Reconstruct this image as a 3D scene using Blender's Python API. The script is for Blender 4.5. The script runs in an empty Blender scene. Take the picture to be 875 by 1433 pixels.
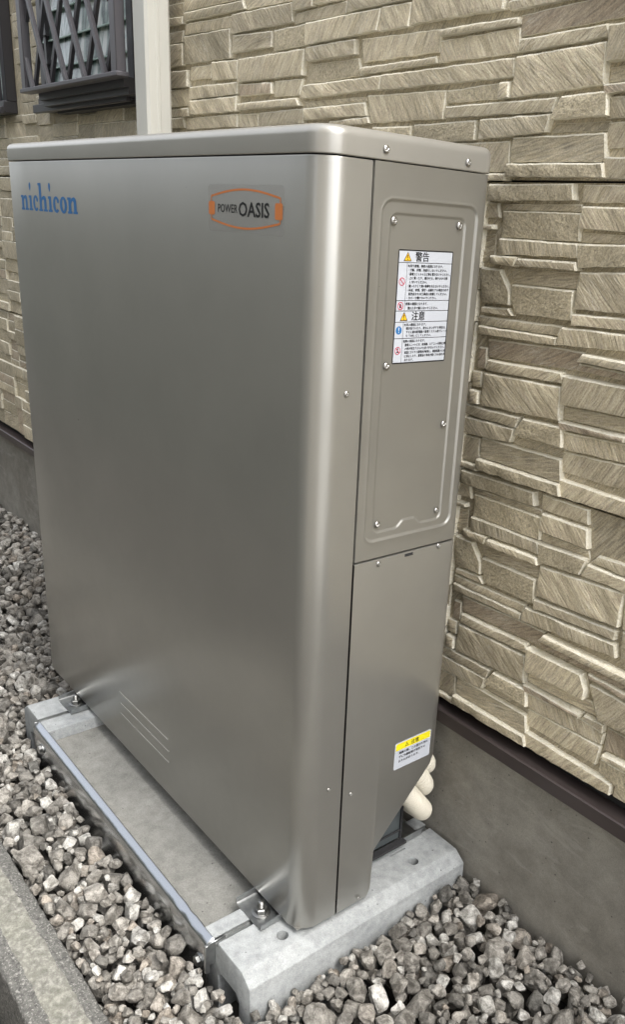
import bpy, bmesh, math, random
import numpy as np
from mathutils import Vector, Matrix, noise
rad = math.radians
S = bpy.context.scene
COL = S.collection

# ------------------------------------------------------------------ camera
def make_camera():
    cd = bpy.data.cameras.new("camera"); cam = bpy.data.objects.new("camera", cd); COL.objects.link(cam)
    y, p, r = -0.835126, -0.357582, 0.068038
    f = Vector((math.sin(y)*math.cos(p), math.cos(y)*math.cos(p), math.sin(p)))
    rt = Vector((math.cos(y), -math.sin(y), 0)); up = rt.cross(f)
    r2 = rt*math.cos(r) + up*math.sin(r); u2 = -rt*math.sin(r) + up*math.cos(r)
    M = Matrix((( r2.x, u2.x, -f.x, 0.902374), (r2.y, u2.y, -f.y, -0.663011), (r2.z, u2.z, -f.z, 1.137718), (0,0,0,1)))
    cam.matrix_world = M
    cd.sensor_fit = 'VERTICAL'; cd.sensor_height = 24.0
    cd.lens = 24.0*1186.239/1433
    cd.shift_x = -(549.04-437.5)/1433; cd.shift_y = (761.19-716.5)/1433
    cd.clip_start = 0.02; cd.clip_end = 500
    S.camera = cam
make_camera()

# ------------------------------------------------------------------ light
SUN_EL, SUN_AZ = 56, 76          # soft overcast light from above, strongest from the open right end of the passage
w = bpy.data.worlds.new("World"); S.world = w; w.use_nodes = True
nt = w.node_tree; sky = nt.nodes.new('ShaderNodeTexSky'); sky.sky_type = 'NISHITA'; sky.sun_disc = False
sky.sun_elevation = rad(SUN_EL); sky.sun_rotation = rad(SUN_AZ); sky.dust_density = 5.0; sky.air_density = 1.0; sky.ozone_density = 0.6
bg = nt.nodes['Background']; bg.inputs[1].default_value = 0.15
hs = nt.nodes.new('ShaderNodeHueSaturation'); hs.inputs['Saturation'].default_value = 0.25
nt.links.new(sky.outputs[0], hs.inputs['Color']); nt.links.new(hs.outputs[0], bg.inputs[0])
sd = bpy.data.lights.new("sun", 'SUN'); so = bpy.data.objects.new("sun", sd); COL.objects.link(so)
sd.energy = 1.5; sd.angle = rad(32); sd.color = (1.0, 0.97, 0.92)
az = rad(SUN_AZ); el = rad(SUN_EL)
sdir = Vector((math.sin(az)*math.cos(el), math.cos(az)*math.cos(el), math.sin(el)))
so.rotation_euler = sdir.to_track_quat('Z', 'Y').to_euler()
S.view_settings.view_transform = 'Standard'; S.view_settings.look = 'None'
S.view_settings.exposure = 1.62; S.view_settings.gamma = 1.0
S.render.engine = 'CYCLES'

# ------------------------------------------------------------------ helpers
class MB:
    def __init__(s): s.v = []; s.f = []; s.uv = {}
    def add(s, vs, fs):
        o = len(s.v); s.v += [tuple(v) for v in vs]; s.f += [tuple(i+o for i in f) for f in fs]; return o
    def box(s, x0, x1, y0, y1, z0, z1):
        s.add([(x0,y0,z0),(x1,y0,z0),(x1,y1,z0),(x0,y1,z0),(x0,y0,z1),(x1,y0,z1),(x1,y1,z1),(x0,y1,z1)],
              [(0,3,2,1),(4,5,6,7),(0,1,5,4),(1,2,6,5),(2,3,7,6),(3,0,4,7)])
    def bar(s, a, b, w, d, nrm=(0,-1,0)):          # rectangular bar a->b, width w in the plane, depth d along nrm
        a = Vector(a); b = Vector(b); n = Vector(nrm).normalized(); t = (b-a).normalized(); sd_ = t.cross(n).normalized()
        vs = []
        for p in (a, b):
            for i, j in ((-1,-1),(1,-1),(1,1),(-1,1)): vs.append(p + sd_*(w/2*i) + n*(d/2*j))
        s.add(vs, [(0,1,2,3),(7,6,5,4),(0,4,5,1),(1,5,6,2),(2,6,7,3),(3,7,4,0)])
    def prism(s, poly, a, b, axis):               # closed polygon (2D) extruded between a and b along axis
        n = len(poly)
        def P(p, t): return {0:(t,p[0],p[1]), 1:(p[0],t,p[1]), 2:(p[0],p[1],t)}[axis]
        s.add([P(p,a) for p in poly]+[P(p,b) for p in poly],
              [tuple(range(n))[::-1], tuple(range(n,2*n))]+[(i,(i+1)%n,n+(i+1)%n,n+i) for i in range(n)])
    def lathe(s, prof, c, axis=2, n=24, flip=False):            # prof: (radius, height) list
        c = Vector(c); vs = []; fs = []
        for r, h in prof:
            for k in range(n):
                t = 2*math.pi*k/n; q = (r*math.cos(t), r*math.sin(t))
                vs.append(c + (Vector((h,q[0],q[1])) if axis==0 else Vector((q[1],h,q[0])) if axis==1 else Vector((q[0],q[1],h))))
        for i in range(len(prof)-1):
            for k in range(n):
                fs.append((i*n+k, i*n+(k+1)%n, (i+1)*n+(k+1)%n, (i+1)*n+k))
        fs.append(tuple(range(n))[::-1]); fs.append(tuple((len(prof)-1)*n+k for k in range(n)))
        s.add(vs, fs)
def link(name, me, parent=None, loc=None):
    o = bpy.data.objects.new(name, me); COL.objects.link(o)
    if loc is not None: o.location = loc
    if parent is not None: attach(o, parent)
    return o
def worldloc(o):
    L = Vector((0,0,0))
    while o is not None:
        L = L + Vector(o.location) if o.parent is None else L; o = o.parent
    return L
def attach(o, parent):
    """keep world position under a parent whose root only has a translation"""
    o.parent = parent
    L = worldloc(parent)
    if parent.parent is None: o.matrix_parent_inverse = Matrix.Translation(-L)
def build(name, mb, mat, parent=None, smooth=False, bevel=0, seg=2, auto=None):
    me = bpy.data.meshes.new(name); me.from_pydata([tuple(v) for v in mb.v], [], mb.f)
    bm = bmesh.new(); bm.from_mesh(me); bmesh.ops.recalc_face_normals(bm, faces=bm.faces); bm.to_mesh(me); bm.free()
    me.materials.append(mat)
    if smooth: me.shade_smooth()
    o = link(name, me, parent)
    if bevel:
        m = o.modifiers.new('bevel', 'BEVEL'); m.width = bevel; m.segments = seg; m.limit_method = 'ANGLE'; m.angle_limit = rad(35); m.harden_normals = False
        me.shade_smooth(); me.set_sharp_from_angle(angle=rad(50))
    if auto: me.shade_smooth(); me.set_sharp_from_angle(angle=rad(auto))
    return o
def empty(name, loc, label, cat, group=None):
    o = bpy.data.objects.new(name, None); COL.objects.link(o); o.location = loc; o.empty_display_size = .05
    tag(o, label, cat, group); return o
def tag(o, label=None, cat=None, group=None, kind=None):
    if label: o['label'] = label
    if cat: o['category'] = cat
    if group: o['group'] = group
    if kind: o['kind'] = kind
    return o
def cut(o, cutters):
    for c in cutters:
        co = build('cutter', c, o.data.materials[0]); m = o.modifiers.new('b', 'BOOLEAN'); m.object = co; m.operation = 'DIFFERENCE'; m.solver = 'EXACT'
    bpy.context.view_layer.update()
    dg = bpy.context.evaluated_depsgraph_get(); me = bpy.data.meshes.new_from_object(o.evaluated_get(dg))
    for m in list(o.modifiers):
        if m.type == 'BOOLEAN':
            bpy.data.objects.remove(m.object, do_unlink=True)
    o.modifiers.clear(); o.data = me; return o

# ------------------------------------------------------------------ materials
def mat(name, col, rough=.5, metal=0, spec=.5):
    m = bpy.data.materials.new(name); m.use_nodes = True; b = m.node_tree.nodes['Principled BSDF']
    b.inputs['Base Color'].default_value = (*col, 1); b.inputs['Roughness'].default_value = rough
    b.inputs['Metallic'].default_value = metal; b.inputs['Specular IOR Level'].default_value = spec
    return m
class NG:
    def __init__(s, m): s.t = m.node_tree; s.b = s.t.nodes['Principled BSDF']
    def n(s, t, **k):
        x = s.t.nodes.new(t)
        for a, v in k.items():
            if a in x.inputs: x.inputs[a].default_value = v
            else: setattr(x, a, v)
        return x
    def l(s, a, b): s.t.links.new(a, b)
    def noise(s, vec, scale, detail=4, rough=.55, dist=0):
        x = s.n('ShaderNodeTexNoise'); x.inputs['Scale'].default_value = scale; x.inputs['Detail'].default_value = detail
        x.inputs['Roughness'].default_value = rough; x.inputs['Distortion'].default_value = dist
        if vec is not None: s.l(vec, x.inputs['Vector'])
        return x.outputs['Fac']
    def ramp(s, fac, stops):
        x = s.n('ShaderNodeValToRGB'); e = x.color_ramp.elements
        while len(e) < len(stops): e.new(.5)
        for k, (p, c) in enumerate(stops):
            e[k].position = p; e[k].color = (*c, 1) if len(c) == 3 else c
        s.l(fac, x.inputs[0]); return x.outputs[0]
    def mix(s, f, a, b, mode='MIX'):
        x = s.n('ShaderNodeMix', data_type='RGBA', blend_type=mode)
        for i, v in ((0, f), (6, a), (7, b)):
            if isinstance(v, (int, float)): x.inputs[i].default_value = v
            elif isinstance(v, tuple): x.inputs[i].default_value = (*v, 1)
            else: s.l(v, x.inputs[i])
        return x.outputs[2]
    def math(s, op, a, b=None):
        x = s.n('ShaderNodeMath', operation=op)
        for i, v in ((0, a), (1, b)):
            if v is None: continue
            if isinstance(v, (int, float)): x.inputs[i].default_value = v
            else: s.l(v, x.inputs[i])
        return x.outputs[0]
    def bump(s, h, strength=.5, dist=.002, prev=None):
        x = s.n('ShaderNodeBump'); x.inputs['Strength'].default_value = strength; x.inputs['Distance'].default_value = dist
        s.l(h, x.inputs['Height'])
        if prev is not None: s.l(prev, x.inputs['Normal'])
        return x.outputs[0]
    def geo(s): return s.n('ShaderNodeNewGeometry').outputs['Position']
    def scale(s, vec, sc):
        x = s.n('ShaderNodeMapping'); x.inputs['Scale'].default_value = sc; s.l(vec, x.inputs[0]); return x.outputs[0]

def paint_mat(name, col, rough, metal):
    m = mat(name, col, rough, metal); g = NG(m); p = g.geo()
    soft = g.noise(p, 5, 3); sm = g.noise(p, 45, 4)
    g.l(g.mix(g.ramp(soft, [(.3,(0,0,0)),(.7,(1,1,1))]), tuple(c*.95 for c in col), tuple(min(1,c*1.05) for c in col)), g.b.inputs['Base Color'])
    r = g.math('ADD', g.math('MULTIPLY', sm, .10), rough-.05); g.l(r, g.b.inputs['Roughness'])
    g.l(g.bump(g.noise(p, 3.2, 2), .3, .0006), g.b.inputs['Normal'])
    return m
PAINT = paint_mat('silver_beige_paint', (.365,.358,.332), .30, .66)
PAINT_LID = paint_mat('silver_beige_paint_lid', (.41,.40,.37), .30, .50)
DARK = mat('dark_interior', (.02,.021,.022), .6)
SEAL = mat('dark_seal', (.03,.03,.032), .7)
INNER = mat('grey_blue_sheet', (.10,.115,.12), .45, .3)
SCREW = mat('zinc_screw', (.45,.44,.42), .3, 1.0)
BLACKINK = mat('black_ink', (.012,.012,.013), .5)
WHITE = mat('white_label', (.54,.57,.625), .35)
YELLOW = mat('yellow_print', (.88,.76,.02), .4)
AMBER = mat('amber_print', (.85,.50,.02), .4)
REDINK = mat('red_print', (.55,.03,.08), .45)
BLUEINK = mat('blue_print', (.02,.16,.42), .45)
LOGOBLUE = mat('logo_blue', (.03,.165,.42), .4)
ORANGE = mat('orange_print', (.62,.20,.055), .5)
FILM = mat('clear_film', (.42,.42,.41), .2, .0)
FILM.node_tree.nodes['Principled BSDF'].inputs['Alpha'].default_value = .09

def stone_mat(name, a, b, c, streak=True):
    m = mat(name, a, .62, 0, .5); g = NG(m)
    uv = g.n('ShaderNodeUVMap').outputs[0]; p = g.geo(); info = g.n('ShaderNodeObjectInfo')
    st = g.scale(uv, (13, 120, 1) if streak else (75, 110, 1)); st2 = g.scale(uv, (40, 330, 1) if streak else (200, 260, 1))
    n1 = g.noise(st, 1.0, 5, .62, .9); n2 = g.noise(st2, 1.0, 4, .6, .4)
    big = g.noise(p, 9, 3); grit = g.noise(p, 420, 4, .7)
    base = g.mix(g.ramp(n1, [(.34,(0,0,0)),(.68,(1,1,1))]), a, b)
    base = g.mix(g.math('MULTIPLY', g.ramp(big, [(.42,(0,0,0)),(.68,(1,1,1))]), .5), base, c)
    base = g.mix(.50, base, g.ramp(n2, [(.3,(.10,.09,.075)),(.6,(.62,.58,.50))]), 'OVERLAY')
    base = g.mix(.35, base, g.ramp(grit, [(.35,(.18,.17,.15)),(.65,(.85,.84,.8))]), 'OVERLAY')
    crest = g.ramp(g.math('ABSOLUTE', g.math('SUBTRACT', n1, .5)), [(0,(1,1,1)),(.018,(0,0,0))])
    if streak: base = g.mix(g.math('MULTIPLY', g.math('MULTIPLY', crest, g.ramp(g.noise(p, 16, 2), [(.46,(0,0,0)),(.6,(1,1,1))])), .75), base, (.70,.66,.56))
    v = g.math('ADD', g.math('MULTIPLY', info.outputs['Random'], .34), .83)
    h = g.n('ShaderNodeHueSaturation'); g.l(base, h.inputs['Color']); g.l(v, h.inputs['Value'])
    g.l(h.outputs[0], g.b.inputs['Base Color'])
    bb = g.bump(n1, .9, .0032); bb = g.bump(n2, .8, .0014, bb); bb = g.bump(grit, .6, .0006, bb); g.l(bb, g.b.inputs['Normal'])
    return m
ST_BEIGE = stone_mat('beige_slate', (.47,.42,.315), (.68,.625,.51), (.39,.345,.26))
ST_TAN = stone_mat('tan_slate', (.42,.345,.265), (.54,.48,.395), (.37,.32,.25))
ST_GREY = stone_mat('grey_slate', (.40,.36,.275), (.56,.51,.41), (.32,.29,.215))

ST_GRAIN = stone_mat('grainy_sandstone', (.44,.395,.295), (.58,.53,.42), (.37,.33,.245), False)
EDGE_LIT = stone_mat('lit_slate_edge', (.76,.725,.63), (.82,.79,.70), (.68,.64,.54), False)  # sky-lit highlights of the stone edges put into the colour
def concrete_mat(name, a, b, grain=500, bumpd=.0006, blot=6, rough=.85):
    m = mat(name, a, rough, 0, .3); g = NG(m); p = g.geo()
    n1 = g.noise(p, blot, 5, .6, .3); n2 = g.noise(p, grain, 4, .7); n3 = g.noise(p, blot*7, 4, .65)
    base = g.mix(g.ramp(n1, [(.32,(0,0,0)),(.68,(1,1,1))]), a, b)
    base = g.mix(.35, base, g.ramp(n3, [(.3,(.25,.25,.25)),(.7,(.75,.75,.75))]), 'OVERLAY')
    base = g.mix(.35, base, g.ramp(n2, [(.3,(.2,.2,.2)),(.7,(.8,.8,.8))]), 'OVERLAY')
    g.l(base, g.b.inputs['Base Color'])
    # pin holes
    vo = g.n('ShaderNodeTexVoronoi'); vo.inputs['Scale'].default_value = 60; g.l(p, vo.inputs['Vector'])
    hole = g.ramp(vo.outputs['Distance'], [(.07,(0,0,0)),(.13,(1,1,1))])
    pit = g.mix(g.ramp(g.noise(p, 21, 2), [(.5,(0,0,0)),(.56,(1,1,1))]), (1.,1.,1.), hole)
    g.l(g.mix(.6, base, pit, 'MULTIPLY'), g.b.inputs['Base Color'])
    bb = g.bump(n2, .6, bumpd); bb = g.bump(n3, .5, bumpd*2.5, bb); bb = g.bump(hole, .35, .0008, bb); g.l(bb, g.b.inputs['Normal'])
    return m
BLOCK = concrete_mat('pale_grey_concrete', (.31,.325,.33), (.40,.415,.415), 600, .0005, 9)
SLAB = concrete_mat('mortar_slab', (.215,.213,.195), (.285,.28,.258), 380, .0010, 5)
FOUND = concrete_mat('grey_render', (.23,.215,.185), (.32,.305,.27), 700, .0004, 3.2)
g = NG(FOUND); p = g.geo(); old_ = [l for l in FOUND.node_tree.links if l.to_socket == g.b.inputs['Base Color']][0].from_socket
st_ = g.ramp(g.noise(g.scale(p, (1,1,3)), 6, 5, .7, 1.5), [(.56,(0,0,0)),(.62,(1,1,1))]); rs_ = g.ramp(g.noise(g.scale(p, (1,1,2)), 11, 6, .8, 1.0), [(.62,(0,0,0)),(.72,(1,1,1))])
g.l(g.mix(g.math('MULTIPLY', rs_, .35), g.mix(g.math('MULTIPLY', st_, .3), old_, (.42,.40,.36)), (.21,.14,.085)), g.b.inputs['Base Color'])
GALV = mat('polished_zinc', (.56,.58,.60), .25, 1.0)
g = NG(GALV); g.l(g.bump(g.noise(g.scale(g.geo(), (1,1,2.2)), 14, 3), .35, .004), g.b.inputs['Normal'])
STEEL = mat('galvanised_steel', (.36,.37,.37), .33, .9)
g = NG(STEEL); g.l(g.ramp(g.noise(g.geo(), 70, 4), [(.3,(.30,.31,.31)),(.7,(.44,.45,.45))]), g.b.inputs['Base Color'])
NUT = mat('nut_steel', (.30,.30,.29), .38, 1.0)
BRONZE = mat('dark_bronze_aluminium', (.060,.058,.064), .38, .25)
BRONZE2 = mat('bronze_bar', (.115,.11,.12), .4, .35)
FLASH = mat('brown_flashing', (.075,.060,.058), .38, .35)
PIPE = mat('ivory_pvc', (.56,.555,.51), .38)
HOSE = mat('ivory_hose', (.66,.62,.52), .45)
GLASSM = mat('figured_glass', (.21,.29,.265), .09, 0, .8)
g = NG(GLASSM); p = g.geo()
g.l(g.ramp(g.noise(g.scale(p,(1,1,.35)), 16, 3, .6, 1.2), [(.38,(.07,.11,.10)),(.5,(.25,.34,.31)),(.60,(.62,.66,.63))]), g.b.inputs['Base Color'])
g.l(g.bump(g.noise(p, 220, 3), .5, .001), g.b.inputs['Normal'])
GLASSEDGE = mat('glass_edge', (.50,.66,.60), .2)
SOIL = mat('dark_soil', (.05,.046,.04), .95)

def gravel_mat(name, gain=1.0):
    m = mat(name, (.3,.28,.26), .78, 0, .35); g = NG(m); p = g.geo()
    at = g.n('ShaderNodeAttribute', attribute_name='tone'); at.attribute_type = 'GEOMETRY'
    k = lambda c: tuple(min(1, x*gain) for x in c)
    col = g.ramp(at.outputs['Fac'], [(0,k((.11,.107,.10))),(.22,k((.18,.171,.158))),(.45,k((.26,.246,.226))),(.62,k((.335,.317,.293))),(.72,k((.285,.25,.215))),(.84,k((.40,.39,.37))),(1,k((.52,.51,.49)))])
    n1 = g.noise(p, 55, 4, .6, .6); n2 = g.noise(p, 330, 4, .7)
    col = g.mix(.75, col, g.ramp(n1, [(.36,(.14,.13,.115)),(.62,(.84,.84,.83))]), 'OVERLAY')
    col = g.mix(.5, col, g.ramp(n2, [(.33,(.2,.2,.19)),(.68,(.8,.8,.78))]), 'OVERLAY')
    g.l(col, g.b.inputs['Base Color'])
    bb = g.bump(n1, .8, .005); bb = g.bump(n2, .8, .0018, bb); g.l(bb, g.b.inputs['Normal'])
    return m
GRAVEL = gravel_mat('crushed_limestone', .84)

# ------------------------------------------------------------------ ground
ZS, ROW, YB = 0.3036, 0.455, 0.384
g_ = MB(); g_.add([(-60,-60,-.26),(60,-60,-.26),(60,60,-.26),(-60,60,-.26)], [(0,1,2,3)])
tag(build('ground', g_, SOIL), kind='structure')
g_ = MB(); g_.box(-6, 4, -.30, .40, -.25, -.165)
tag(build('soil_bed', g_, SOIL), kind='structure')

# unseen surroundings, added for their effect on reflections and light
NB = concrete_mat('added_dark_render', (.095,.105,.09), (.14,.15,.13), 300, .001, 2)
g_ = MB(); g_.box(-40, .09, -1.9, -1.75, -.25, 1.5)  # unseen low wall, added to keep the cabinet front's reflection dark
tag(build('added_boundary_wall', g_, NB), 'unseen low grey rendered wall added across the passage to darken the cabinet front, opposite the left part of the stone clad house', 'wall')
NC = concrete_mat('added_cream_render', (.42,.40,.35), (.50,.48,.43), 300, .001, 2)
g_ = MB(); g_.box(.1, 2.3, -3.5, -1.75, -.25, 5.0)  # unseen house side, added to block sky and bounce light onto the siding
tag(build('added_neighbour_house', g_, NC), 'unseen cream rendered house side added across the passage to block sky and bounce light', 'house')
g_ = MB(); g_.box(-40, -.5, -10, -4.2, -.25, 3.6)  # unseen house, added as a dark reflection for the cabinet front
tag(build('added_neighbour_house', g_, NB), 'unseen single storey grey rendered house added beyond the low wall to darken the cabinet front', 'house')
ADDED_PAVE = concrete_mat('added_paving_concrete', (.30,.295,.28), (.37,.365,.35), 300, .001, 1)  # unseen pale paving, added to brighten what the cabinet side reflects
g_ = MB(); g_.box(2.3, 14, -14, 6, -.259, -.20); tag(build('added_pavement', g_, ADDED_PAVE), kind='structure')

# ------------------------------------------------------------------ house
house = empty('house', (-.6, .45, -.25), 'stone clad house wall with grilled window and ivory downpipe standing behind the cabinet', 'house')
m_ = MB(); m_.box(-6, 3.5, .4015, 1.2, .20, 3.0); build('wall', m_, SEAL, house)
m_ = MB(); m_.box(-6, 3.5, .392, 1.2, -.25, .2605)
tag(build('foundation', m_, FOUND, house), 'grey rendered foundation band below the stone siding')
m_ = MB(); m_.prism([(.3985,.2850),(.386,.2866),(.3625,.2858),(.3602,.2838),(.3602,.2600),(.3612,.2585),(.3650,.2585),(.3650,.2612),(.398,.2612)], -6, 3.5, 0)
tag(build('drip_flashing', m_, FLASH, house, auto=30), 'dark brown metal flashing under the lowest siding row')

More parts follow.
